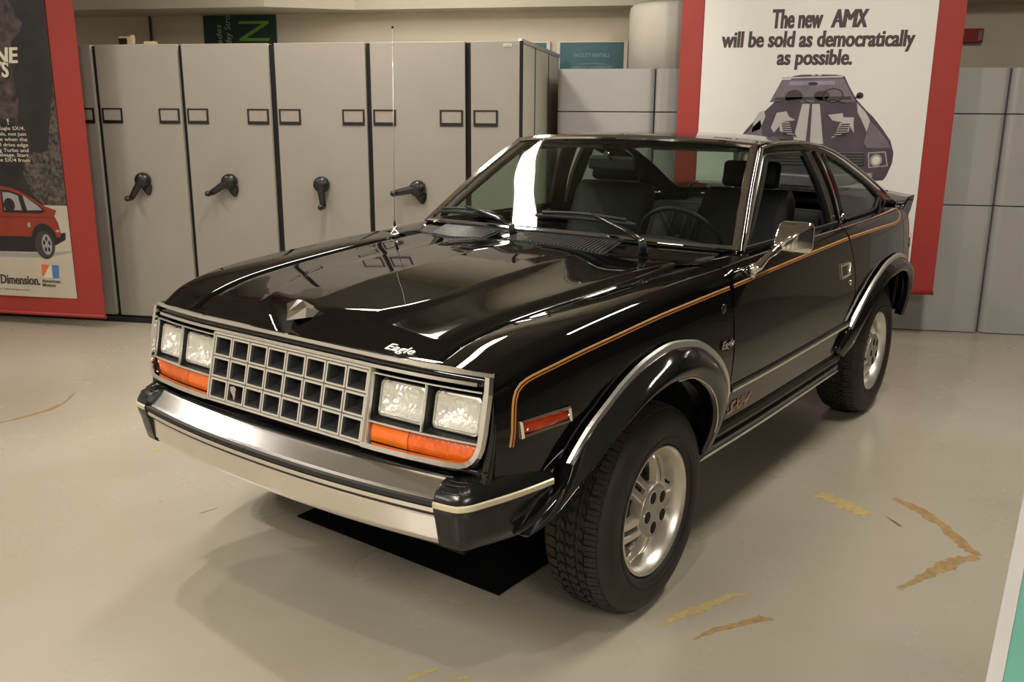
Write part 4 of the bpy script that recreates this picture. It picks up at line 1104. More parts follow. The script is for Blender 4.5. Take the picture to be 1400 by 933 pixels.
# lower panel under grille and lamps (black), down to the bumper
m = MB(); rows = []
for j in range(41):
    x = -.735+1.47*j/40
    rows.append([fp(x, .662, .05), fp(x, .655, .004), fp(x, .640, .012), fp(x, .60, .06), fp(x, .58, .10)])
m.grid(rows); m.build('lower_panel', M['paint'], car)
# corner caps from the nose back to the wings
for sx in (1, -1):
    rows = []
    for k in range(13):
        z = .60+.30*k/12; zz = z
        r = []
        A_ = fp(.722, max(z, .63), .004); B_ = Vector((side_x(-.655, z), -.655, z))
        B_.y = -.650
        r.append(A_+Vector((-.02, .03, 0)))
        for t in (0, .25, .5, .75, 1):
            p = A_.lerp(B_, t); p.z = z
            p += Vector((.008, -.004, 0))*math.sin(PI*t); r.append(p)
        rows.append([(sx*p.x, p.y, p.z) for p in r])
    top = [(x, y, ZTf(-.655)) for x, y, z in rows[-1]]
    rows.append(top); MB().grid(rows).build('corner_panel', M['paint'], car)
def fstrip(name, pts, wd, out, m_, off=-.002, par=None, close=False, prof=None):
    """bright strip following (x,z) points on the nose"""
    P_ = [fp(x, z, off) for x, z in pts]; wv = []; n = len(P_)
    for k in range(n):
        a, b = (P_[(k-1) % n], P_[(k+1) % n]) if close else (P_[max(0, k-1)], P_[min(n-1, k+1)])
        t = (b-a).normalized(); nrm = Vector((0, -1, .21)).normalized()
        wv.append((t.cross(nrm).normalized()*wd, nrm*out))
    m = MB()
    if close: P_.append(P_[0]); wv.append(wv[0])
    m.strip(P_, wv); return m.build(name, m_, par or car)
hx = [(-.722+1.444*j/40) for j in range(41)]
fstrip('hood_lip_trim', [(x, .896) for x in hx], .015, .010, M['chrome'], .002)
fstrip('header_trim', [(x, .870) for x in hx if abs(x) < .70], .013, .009, M['chrome'], -.001)
# black gaps where bonnet ends in the trim
for sx in (1, -1):
    # C-shaped bezel round the lamps
    arc = [(.716, .893), (.719, .85), (.719, .80), (.719, .75), (.716, .715), (.710, .695), (.700, .680), (.686, .670), (.668, .664), (.62, .661), (.50, .659), (.40, .658), (.345, .658)]
    bz = fstrip('headlamp_bezel', [(sx*x, z) for x, z in arc], .020, .014, M['chrome'], -.003)
    thin = .005
    lamp_frame = fstrip('lamp_frame', [(sx*x, z) for x, z in ((.350, .851), (.45, .851), (.55, .851), (.62, .851), (.700, .851))], thin, .006, M['chrome2'], 0)
    fstrip('frame_bar', [(sx*x, z) for x, z in ((.352, .722), (.45, .722), (.54, .722), (.62, .722), (.710, .722))], .006, .006, M['chrome2'], 0, lamp_frame)
    fstrip('frame_bar', [(sx*.5325, .849), (sx*.5325, .79), (sx*.5325, .726)], .006, .006, M['chrome2'], 0, lamp_frame)
    fstrip('frame_bar', [(sx*.349, .849), (sx*.349, .75), (sx*.349, .665)], .006, .006, M['chrome2'], 0, lamp_frame)
    fstrip('frame_bar', [(sx*.704, .849), (sx*.704, .79), (sx*.704, .726)], .004, .004, M['chrome2'], 0, lamp_frame)
    # two rectangular headlamps, each in a black bucket
    for x0, x1 in ((.352, .529), (.536, .702)):
        m = MB()                                     # bucket: tapered tunnel
        o_ = [(x0, .725), (x1, .725), (x1, .848), (x0, .848)]; i_ = [(x0+.006, .735), (x1-.006, .735), (x1-.006, .836), (x0+.006, .836)]
        A_ = [fp(x, z, .001) for x, z in o_]; B_ = [fp(x, z, .030) for x, z in i_]
        m.grid([[(sx*p.x, p.y, p.z) for p in A_], [(sx*p.x, p.y, p.z) for p in B_]], 0, False, True)
        h = m.build('headlamp', M['blackp'], car)
        lx0, lx1 = x0+.012, x1-.006 if x1 < .6 else x1-.008
        def rr(x0, x1, z0, z1, r, off, n=4):
            out = []
            for cx_, cz_, a0 in ((x1-r, z1-r, 0), (x0+r, z1-r, PI/2), (x0+r, z0+r, PI), (x1-r, z0+r, 1.5*PI)):
                for k in range(n+1):
                    a = a0+PI/2*k/n; p = fp(cx_+r*math.cos(a), cz_+r*math.sin(a), 0); y0 = YF((x0+x1)/2, p.z)
                    out.append(Vector((sx*p.x, p.y*.6+y0*.4+off, p.z)))
            return out
        rim = [rr(lx0, lx1, .736, .834, .014, .026), rr(lx0, lx1, .736, .834, .014, .014), rr(lx0+.004, lx1-.004, .740, .830, .012, .012), rr(lx0+.005, lx1-.005, .741, .829, .011, .018)]
        MB().grid(rim, 0, False, True).build('lamp_rim', M['chrome2'], h)
        # reflector bowl
        rows = [rr(lx0+.006, lx1-.006, .742, .828, .010, .017), rr(lx0+.012, lx1-.012, .748, .822, .014, .030), rr(lx0+.03, lx1-.03, .760, .810, .018, .045), rr(lx0+.055, lx1-.055, .775, .795, .008, .050)]
        m = MB().grid(rows, 0, True, True); m.add(rows[-1], [tuple(range(len(rows[-1])))]); m.build('reflector', M['reflector'], h)
        # fluted cover glass: vertical flutes in a domed pane
        n = 40; rows = []
        for k in range(n+1):
            x = lx0+.005+(lx1-lx0-.010)*k/n; r = []
            for q in range(9):
                z = .741+.088*q/8; dome = (1-(2*q/8-1)**2)*(1-(2*k/n-1)**2)
                fl = .0016*((k % 4)/3)+.0006*(q % 2)
                y0 = YF((x0+x1)/2, z); r.append((sx*x, YF(x, z)*.6+y0*.4+.012-.008*dome-fl, z))
            rows.append(r)
        MB().grid(rows, 0, False).build('lens', M['lens_glass'], h)
        for (ax, az) in ((lx0+.03, .842),):
            p = fp(ax, az, .008); MB().lathe([(0, .004), (-.012, .004), (-.013, .001)], 'y', 8, c=(sx*p.x, p.y, p.z)).build('adjusting_screw', M['blackp'], h)
    # amber turn lamp with two lens fields
    tl = [(.354, .716), (.540, .716), (.712, .716), (.708, .698), (.696, .682), (.680, .672), (.660, .668), (.540, .666), (.354, .665)]
    def lens(a, b, name, mm, par, ribs):
        n = 36; rows = []
        for k in range(n+1):
            x = a+(b-a)*k/n
            zl = .666 if x < .655 else .666+.050*((x-.655)/.057)**2.2
            r = []
            for q in range(7):
                z = zl+(.717-zl)*q/6; d = .006*math.sin(PI*q/6)+(.0012*((k % 3)/2) if ribs else 0)
                r.append(fp(x, z, .012-d)); r[-1].x *= sx
            rows.append(r)
        return MB().grid(rows, 0, not ribs).build(name, mm, par)
    t_ = MB()
    t_.grid([[(sx*p.x, p.y, p.z) for p in (fp(x, .719, 0), fp(x, .717, .016), fp(x, .664, .016), fp(x, .662, 0))] for x in [.352+.035*k for k in range(11)]], 0, False)
    tb = t_.build('turn_signal', M['blackp'], car)
    lens(.354, .485, 'amber_lens', M['amber'], tb, False); lens(.487, .710, 'amber_lens', M['amber2'], tb, True)
# ---- grille: surround and 24 deep cells
GX, GZ0, GZ1 = .338, .661, .8575
def gp(x, z, o=0): return Vector((x, -.690-.23*(.8607-z)+o, z))
m = MB()
for a, b in (((-GX-.006, GZ0-.004), (GX+.006, GZ0-.004)), ((-GX-.006, GZ1+.004), (GX+.006, GZ1+.004)), ((-GX-.004, GZ0-.004), (-GX-.004, GZ1+.004)), ((GX+.004, GZ0-.004), (GX+.004, GZ1+.004))):
    p, q = gp(*a), gp(*b)
    hz = abs(a[1]-b[1]) < 1e-6
    wv = Vector((0, 0, .006)) if hz else Vector((.007, 0, 0))
    m.strip([p+Vector((0, .004, 0)), q+Vector((0, .004, 0))], [(wv, (0, -.010, 0))]*2)
rows = [[gp(x, z, .001) for x, z in ((-GX-.01, GZ0-.008), (GX+.01, GZ0-.008), (GX+.01, GZ1+.008), (-GX-.01, GZ1+.008))], [gp(x, z, .03) for x, z in ((-GX-.01, GZ0-.008), (GX+.01, GZ0-.008), (GX+.01, GZ1+.008), (-GX-.01, GZ1+.008))]]
m.grid(rows, 0, False, True)
grille = m.build('grille', M['grille_silver'], car)
cw, chh = 2*GX/8, (GZ1-GZ0)/3
m = MB()
def ringc(hx_, hz_, y): return [(-hx_, y-.23*hz_, -hz_), (hx_, y-.23*hz_, -hz_), (hx_, y+.23*hz_, hz_), (-hx_, y+.23*hz_, hz_)]
HX, HZ = cw/2-.0022, chh/2-.0022
rg = [ringc(HX, HZ, .006), ringc(HX, HZ, -.003), ringc(HX-.0055, HZ-.0055, -.003)]
m.grid(rg, 0, False, True)
m.grid([ringc(HX-.0055, HZ-.0055, -.003), ringc(HX-.009, HZ-.009, .004)], 1, False, True)
m.grid([ringc(HX-.009, HZ-.009, .004), ringc(HX-.014, HZ-.013, .040)], 1, False, True)
m.add(ringc(HX-.014, HZ-.013, .040), [(0, 1, 2, 3)], 2)
cell = m.build('grille_cell', [M['grille_silver'], M['grille_dark'], M['matte']], grille)
for i in range(8):
    for j in range(3):
        c_ = cell if i == j == 0 else cell.copy()
        if c_ is not cell: C.objects.link(c_); c_.parent = grille
        c_.location = gp(-GX+cw*(i+.5), GZ0+chh*(j+.5), 0)
# a small bright eagle emblem in one cell (far side, bottom row)
p = gp(-GX+cw*1.45, GZ0+chh*.5, -.004)
em = MB().prism([(p.x-.010, p.y, p.z+.022), (p.x+.004, p.y, p.z+.024), (p.x+.014, p.y, p.z+.012), (p.x+.010, p.y, p.z-.004), (p.x+.002, p.y, p.z-.024), (p.x-.002, p.y, p.z-.006), (p.x-.012, p.y, p.z+.008)], (0, -.004, 0)).build('grille_emblem', M['chrome'], grille)
m = MB(); m.box(-GX, GX, -.66, -.655, GZ0-.01, GZ1+.01); m.build('grille_back', M['matte'], grille)
# ---- bonnet ornament: a faceted wing shape, and the script badge
oc = Vector((.0, -.640, bonnet_z(0, -.640)))
m = MB()
W_ = [(-.052, .030, .000), (-.050, .008, .010), (-.030, -.008, .018), (-.008, .004, .030), (.008, .004, .030), (.030, -.008, .018), (.050, .008, .010), (.052, .030, .000), (.020, .030, .010), (.0, -.036, .006), (-.020, .030, .010), (0, .05, .006)]
m.add([oc+Vector((v[0]*1.45, v[1]*1.25, v[2]*1.2))+Vector((0, 0, .002)) for v in W_], [(0, 1, 10), (1, 2, 10), (2, 3, 10), (2, 9, 3), (3, 9, 4), (4, 9, 5), (5, 6, 8), (4, 5, 8), (6, 7, 8), (3, 4, 8, 10), (10, 8, 11)])
m.grid([[oc+Vector((x*1.4, y*1.2, z*1.2)) for x, y, z in ((-.054, .032, -.004), (-.03, -.012, -.006), (0, -.042, -.012), (.03, -.012, -.006), (.054, .032, -.004))], [oc+Vector((x*1.4, y*1.2, z*1.2)) for x, y, z in ((-.052, .030, .002), (-.03, -.008, .020), (0, -.036, .008), (.03, -.008, .020), (.052, .030, .002))]], 0, False)
m.build('hood_ornament', M['chrome'], bonnet)
def badge(par, s, origin, xdir, updir, h, wd, mm, off=.004, name='badge', **k):
    """lettering laid on a surface at origin; xdir reading direction, updir up"""
    X_ = Vector(xdir).normalized(); U_ = Vector(updir); U_ = (U_-X_*U_.dot(X_)).normalized(); N_ = X_.cross(U_)
    mtx = Matrix(((X_.x, -N_.x, U_.x, origin[0]), (X_.y, -N_.y, U_.y, origin[1]), (X_.z, -N_.z, U_.z, origin[2]), (0, 0, 0, 1)))
    return text_obj(name, s, mtx, mm, par, h=h, width=wd, depth=off, **k)
bx0, bx1 = .350, .452
pb0 = Vector((bx0, -.645, bonnet_z(bx0, -.645)+.004)); pb1 = Vector((bx1, -.640, bonnet_z(bx1, -.640)+.004))
up_ = Vector((bx0, -.615, bonnet_z(bx0, -.615)))-Vector((bx0, -.645, bonnet_z(bx0, -.645)))
badge(bonnet, 'Eagle', pb0, pb1-pb0, up_, .024, .100, M['chrome2'], bold=.01, shear=.35, name='script_badge')
# ---- front bumper: bright bar with rubber strip, lower bright face, black end caps
def by_(x): return -.822+.055*(abs(x)/.66)**2.2                 # front line of the bar in plan
bump = empty('front_bumper', (0, 0, 0)); bump.parent = car
XB = .635
xs_ = [-XB+2*XB*j/40 for j in range(41)]
def bsec(pts, name, mm, smooth=False, xs=xs_, caps=True):
    rows = [[(x, by_(x)+dy, z) for dy, z in pts] for x in xs]
    m = MB().grid(rows, 0, smooth); return m.build(name, mm, bump)
bsec([(.105, .600), (.090, .616), (.072, .625), (.060, .624), (.054, .620), (.012, .589), (.005, .585), (.004, .582)], 'upper_bar', M['bumper'])
bsec([(.004, .584), (-.007, .582), (-.009, .571), (.003, .566)], 'rubber_strip', M['rubber'])
bsec([(.003, .567), (-.004, .564), (-.004, .552), (.004, .548)], 'lower_strip', M['bumper'])
bsec([(.006, .549), (.003, .545), (.008, .538), (.012, .536)], 'groove', M['rubber'])
bsec([(.010, .537), (.009, .532), (.016, .470), (.022, .457), (.030, .450), (.06, .447)], 'lower_face', M['bumper'])
# end caps: plan line from the bar round the corner back to the wheel flare
CP = [(.635, by_(.635)-.004), (.668, -.772), (.700, -.765), (.726, -.742), (.744, -.700), (.766, -.640), (.786, -.570), (.803, -.490)]
fcx = pch([0, 1, 2, 3, 4, 5, 6, 7], [p[0] for p in CP]); fcy = pch([0, 1, 2, 3, 4, 5, 6, 7], [p[1] for p in CP])
for sx in (1, -1):
    rows = []; rs = []
    for k in range(57):
        t = k/8; x, y = fcx(t), fcy(t)
        dx, dy = fcx(t+.05)-fcx(t-.05), fcy(t+.05)-fcy(t-.05); L = math.hypot(dx, dy); nx_, ny_ = dy/L, -dx/L    # outward
        rise = .012*max(0, (t-2)/5)
        if t < .5: rise = 0
        def q(o, z, d=0): return Vector((sx*(x+nx_*o), y+ny_*o, z+d))
        inn = .10 if t < 4 else .10-.055*(t-4)/3; tp_ = 1-.5*max(0, (t-3)/4)
        zc_top = .628+rise*1.6
        rows.append([q(-inn, zc_top-.012), q(-.060*tp_, zc_top), q(-.030*tp_, .622+rise*1.5), q(-.008, .606+rise), q(.002, .588+rise), q(.003, .578+rise), q(.004, .562+rise), q(.002, .548+rise), q(-.004, .530+rise), q(-.012, .49), q(-.020, .455-.0*rise), q(-.030, .448), q(-.07, .447)])
        rs.append([q(.0035, .584+rise), q(.0075, .581+rise), q(.0075, .569+rise), q(.0035, .565+rise)])
    m = MB().grid(rows, 0, True); m.add(rows[0], [tuple(range(13))]); m.add(rows[-1], [tuple(range(13))])
    c_ = m.build('bumper_end_cap', M['capblk'], bump)
    MB().grid(rs, 0, False).build('cream_strip', M['cream'], c_)
    # moulded ribs on the cap top corner
    for o in (-.012, -.030, -.046):
        pr_ = []
        for k in range(4, 30):
            t = k/8; x, y = fcx(t), fcy(t); dx, dy = fcx(t+.05)-fcx(t-.05), fcy(t+.05)-fcy(t-.05); L = math.hypot(dx, dy)
            zz = {-.012: .609, -.030: .623, -.046: .627}[o]
            pr_.append((sx*(x+dy/L*o), y-dx/L*o, zz))
        MB().tube(pr_, .0035, 6).build('cap_rib', M['capblk'], c_)
# top filler between bumper and nose
m = MB(); rows = []
for j in range(41):
    x = -.74+1.48*j/40
    rows.append([(x, -.60, .60), (x, YF(x, .64)-.0, .606), (x, by_(min(.66, abs(x)))+.09, .604)])
m.grid(rows); m.build('bumper_filler', M['capblk'], car)

# ---- wheel-arch flares with a bright edge
def crv(pts, n):
    return resample([tuple(p) for p in pts], n)
def onside(y, z, o=0): return (side_x(y, z)+o, y, z)
FO = [(-.470, .565), (-.452, .590), (-.420, .640), (-.364, .700), (-.280, .755), (-.196, .796), (-.078, .834), (.049, .851), (.208, .830), (.331, .771), (.424, .688), (.466, .612), (.468, .530), (.445, .43)]
FL = [(.800, -.603, .462), (.836, -.558, .498), (.868, -.490, .560), (.893, -.425, .628), (.912, -.350, .690), (.918, -.262, .732), (.920, -.174, .757), (.921, -.05, .772), (.920, .060, .765), (.918, .214, .703), (.912, .300, .625), (.903, .335, .540), (.888, .325, .470), (.875, .310, .430)]
RO = [(1.740, .480), (1.770, .530), (1.865, .625), (1.990, .707), (2.165, .772), (2.400, .820), (2.560, .826), (2.700, .812), (2.850, .765), (2.960, .690), (3.03, .60), (3.06, .48)]
RL = [(.872, 1.80, .445), (.892, 1.86, .500), (.908, 1.94, .580), (.918, 2.04, .665), (.922, 2.14, .725), (.922, 2.32, .758), (.922, 2.50, .768), (.918, 2.66, .745), (.910, 2.80, .690), (.895, 2.89, .610), (.875, 2.93, .520), (.86, 2.94, .45)]
def flare(outer, lip, front):
    N_ = 60
    A_ = crv([onside(y, z, .003) for y, z in outer], N_); B_ = crv(lip, N_)
    for sx in (1, -1):
        rows = []; rs = []
        for k in range(N_+1):
            a, b = A_[k], B_[k]; t = k/N_
            def q(f, o): p = a.lerp(b, f); return Vector((sx*(p.x+o), p.y, p.z))
            bl = .026*math.sin(PI*min(1, max(0, t)))+.016
            yc = .01 if front else 2.469
            inw = Vector((0, yc-b.y, .335-b.z)).normalized()*.02
            rows.append([Vector((sx*(a.x-.008), a.y, a.z)), q(0, .006), q(.10, .014+bl*.2), q(.3, bl*.75), q(.55, bl*.95), q(.8, bl*.55), q(.94, bl*.22), q(1, 0), Vector((sx*(b.x-.006), b.y+inw.y*.4, b.z+inw.z*.4)), Vector((sx*(b.x-.03), b.y+inw.y*.4, b.z+inw.z*.4)), Vector((sx*(b.x-.032), b.y, b.z)), Vector((sx*(b.x-.05), b.y, b.z))])
            tn = (A_[min(k+1, N_)]-A_[max(0, k-1)]).normalized()
            nrm = Vector((1, 0, .15)).normalized(); wv = tn.cross(nrm).normalized()*.026
            rs.append((Vector((sx*(a.x+.009), a.y, a.z)), (Vector((sx*wv.x, wv.y, wv.z))*1.15, Vector((sx*.010, 0, .002)))))
        m = MB().grid(rows, 0, True)
        m.add(rows[0], [tuple(range(12))]); m.add(rows[-1], [tuple(range(12))])
        f_ = m.build('wheel_arch_flare', M['flare'], car)
        i0, i1 = (3, N_-4) if front else (5, N_-14)
        MB().strip([r[0] for r in rs[i0:i1]], [r[1] for r in rs[i0:i1]]).build('bright_edge', M['chrome2'], f_)
        # thin bright lip line
        lp = [Vector((sx*(p.x+.001), p.y, p.z-.001)) for p in B_[34 if front else 4: 57 if front else 40]]
        MB().tube(lp, .0028, 6).build('lip_line', M['chrome2'], f_)
flare(FO, FL, True); flare(RO, RL, False)
# ---- rocker trim, lower body stripe, side moulding
for sx in (1, -1):
    def sp(y, z, o=.002): return Vector((sx*(side_x(y, z)+o), y, z))
    # moulding: black rubber with cream and dark lines, from flare to flare
    def molding(y0, y1, zf, wd, out, name, mm, par):
        n = 24; rows = []
        for k in range(n+1):
            y = y0+(y1-y0)*k/n; z = zf(y)
            rows.append([sp(y, z-wd/2, .000), sp(y, z-wd/2*.7, out), sp(y, z+wd/2*.7, out), sp(y, z+wd/2, .000)])
        m = MB().grid(rows, 0, False); m.add(rows[0], [(0, 1, 2, 3)]); m.add(rows[-1], [(3, 2, 1, 0)]); return m.build(name, mm, par)
    zf = lambda y: .600+.004*(y-.46)
    for (a, b) in ((.470, .512), (.526, 1.79), (1.80, 1.845)):
        md = molding(a, b, zf, .030, .010, 'side_molding', M['capblk'], car)
        molding(a+.002, b-.002, lambda y: zf(y)-.004, .009, .0125, 'cream_insert', M['cream'], md)
    molding(.475, 1.80, lambda y: .505, .004, .003, 'lower_stripe', M['gold'], car) if False else None
    # rocker: rounded black sill with bright lower edge
    rows = []; rs = []
    for k in range(25):
        y = .335+1.46*k/24; x = side_x(y, .43)
        rows.append([(sx*(x+.004), y, .475), (sx*(x+.020), y, .462), (sx*(x+.024), y, .445), (sx*(x+.014), y, .425), (sx*(x+.004), y, .418), (sx*(x+.018), y, .410), (sx*(x+.012), y, .385), (sx*(x-.02), y, .376), (sx*(x-.08), y, .376)])
        rs.append((Vector((sx*(x+.016), y, .382)), (Vector((0, 0, .007)), Vector((sx*.004, 0, 0)))))
    m = MB().grid(rows, 0, False); m.add(rows[0], [tuple(range(9))]); m.add(rows[-1], [tuple(range(9))])
    rk = m.build('rocker_panel', M['capblk'], car)
    MB().strip([r[0] for r in rs], [r[1] for r in rs]).build('bright_edge', M['chrome2'], rk)
    # pinstripes: two thin lines following the shoulder, down the front of the wing
    PS = [(-.614, .708), (-.606, .779), (-.598, .830), (-.585, .857), (-.555, .876), (-.464, .897), (-.349, .915), (-.178, .931), (.022, .946), (.249, .957), (.500, .966)]
    PS2 = [(.530, .967), (.823, .980), (1.202, .991), (1.765, 1.002)]
    PS3 = [(1.79, 1.002), (2.10, 1.000), (2.40, .996), (2.55, .992), (2.65, .990), (2.76, 1.0), (2.82, 1.02), (2.84, 1.040)]
    def stripe(pts, o, wd, name, mm):
        l = resample([(y, z, 0) for y, z in pts], 60); rows = []
        for k, p in enumerate(l):
            t = (l[min(k+1, 60)]-l[max(0, k-1)]).normalized(); nn = Vector((-t.y, t.x, 0))
            c = p+nn*o
            r = []
            for w_, h in ((-wd, .0006), (-wd*.8, .0014), (wd*.8, .0014), (wd, .0006)):
                q_ = c+nn*w_; r.append(sp(q_.x, q_.y, h))
            rows.append(r)
        return MB().grid(rows, 0, False).build(name, mm, car)
    for P_ in (PS, PS2, PS3):
        stripe(P_, .0035, .0028, 'pinstripe', M['gold']); stripe(P_, -.0045, .0018, 'pinstripe', M['orange'])
    # side marker lamp
    def quadon(pts, o): return [sp(y, z, o) for y, z in pts]
    c4 = [(-.596, .775), (-.433, .784), (-.430, .741), (-.592, .727)]
    def inset(l, k):
        cy0 = sum(p[0] for p in l)/4; cz0 = sum(p[1] for p in l)/4
        return [(cy0+(y-cy0)*(1-k*.35), cz0+(z-cz0)*(1-k*1.2)) for y, z in l]
    m = MB().grid([quadon(c4, -.004), quadon(c4, .008), quadon(inset(c4, .12), .013), quadon(inset(c4, .30), .008)], 0, False, True)
    mk = m.build('side_marker', M['chrome'], car)
    i4 = inset(c4, .30)
    rows = []
    for k in range(13):
        f = k/12
        a = (i4[0][0]+(i4[1][0]-i4[0][0])*f, i4[0][1]+(i4[1][1]-i4[0][1])*f); b = (i4[3][0]+(i4[2][0]-i4[3][0])*f, i4[3][1]+(i4[2][1]-i4[3][1])*f)
        rows.append([sp(a[0]+(b[0]-a[0])*q/4, a[1]+(b[1]-a[1])*q/4, .002+.005*math.sin(PI*q/4)) for q in range(5)])
    MB().grid(rows, 0, True).build('marker_lens', M['marker'], mk)
    for yy, zz in ((-.580, .751), (-.446, .762)):
        p = sp(yy, zz, .011); MB().lathe([(0, .004), (sx*.003, .003), (sx*.0035, .0005)], 'x', 8, c=p).build('screw', M['chrome'], mk)
    # badges
    rd = 1 if sx > 0 else -1
    y0, y1 = ((.412, .508) if sx > 0 else (.508, .412))
    badge(fenders[0 if sx > 0 else 1], 'Eagle', sp(y0, .770, .002), sp(y1, .770, .002)-sp(y0, .770, .002), Vector((0, 0, 1)), .026, .094, M['chrome'], bold=.02, shear=.3, name='script_badge')
    y0, y1 = ((.545, .745) if sx > 0 else (.745, .545))
    badge(doors[0 if sx > 0 else 1], 'SX/4', sp(y0, .500, .003), sp(y1, .500, .003)-sp(y0, .500, .003), sp(y0, .56, .003)-sp(y0, .500, .003), .048, .185, M['decal'], off=.001, bold=.01, shear=.45, name='script_decal')
    # round cover on the wing (aerial hole plug)
    p = sp(.436, .905, .001); MB().lathe([(0, .017), (sx*.004, .017), (sx*.006, .012), (sx*.006, .001)], 'x', 20, c=p).build('round_plug', M['capblk'], fenders[0 if sx > 0 else 1])
    # door handle: chrome frame with paddle, lock below
    h4 = [(1.618, .908), (1.752, .904), (1.770, .838), (1.640, .836)]
    m = MB().grid([quadon(h4, -.003), quadon(h4, .006), quadon(inset(h4, .13), .008), quadon(inset(h4, .2), .000)], 0, False, True)
    hd_ = m.build('door_handle', M['chrome'], car)
    i4 = inset(h4, .2)
    MB().grid([[sp(i4[0][0]+(i4[1][0]-i4[0][0])*f, i4[0][1]-.0-(.052)*g+(.0)*f+.012*0, -.010*math.sin(PI*g*.9)+.006*(1-g)) for f in (0, .5, 1)] for g in (0, .25, .5, .75, 1)]).build('paddle', M['chrome2'], hd_)
    p = sp(1.775, .805, .001); MB().lathe([(0, .012), (sx*.005, .012), (sx*.006, .007), (sx*.006, .001)], 'x', 16, c=p).build('door_lock', M['chrome'], car)
    # fuel-side / tail reflector strip
    MB().strip([sp(3.10+.03*k, .815+.01*k, .001) for k in range(5)], [((0, 0, .012), (sx*.006, 0, 0))]*5).build('tail_trim', M['chrome'], car)
# ---- door mirror (chrome), on the car's left only
for sx in (1,):
    base = Vector((side_x(.70, .995), .70, .995))
    ap = Vector((.900, .760, 1.075))
    def S(p): return Vector((sx*p[0], p[1], p[2]))
    m = MB()
    mt = MB().tube([S(base+Vector((-.01, -.02, 0))), S(base+Vector((.02, -.0, .02))), S(base.lerp(ap, .6)), S(ap+Vector((.01, .01, .005)))], [.020, .017, .012, .014], 12)
    mir = mt.build('door_mirror', M['chrome'], car)
    MB().lathe([(-.006*sx, .030), (.002*sx, .032), (.008*sx, .024), (.010*sx, .001)], 'x', 18, c=S(base)).build('mirror_foot', M['chrome'], mir)
    cx_, cz_, yb = .936, 1.108, .855; hw, hh = .064, .056
    def rrect(k, y, dx=0, dz=0, n=5):
        out = []; w_, h_ = hw*k, hh*k; r = .022*k
        for cx2, cz2, a0 in ((w_-r, h_-r, 0), (-w_+r, h_-r, PI/2), (-w_+r, -h_+r, PI), (w_-r, -h_+r, 1.5*PI)):
            for q in range(n+1):
                a = a0+PI/2*q/n; out.append(S((cx_+dx+cx2+r*math.cos(a), y, cz_+dz+cz2+r*math.sin(a)*1.0)))
        return out
    rows = [rrect(.10, yb-.085, -.040, -.030), rrect(.32, yb-.078, -.030, -.022), rrect(.62, yb-.055, -.015, -.010), rrect(.93, yb-.020), rrect(1, yb-.006), rrect(1, yb+.004), rrect(.93, yb+.004), rrect(.90, yb-.004)]
    m = MB().grid(rows, 0, True, True); m.add(rows[0], [tuple(range(len(rows[0])))]); m.build('mirror_housing', M['chrome'], mir)
    q = rrect(.90, yb-.003); MB().add(q, [tuple(range(len(q)))]).build('mirror_glass', M['chrome'], mir)

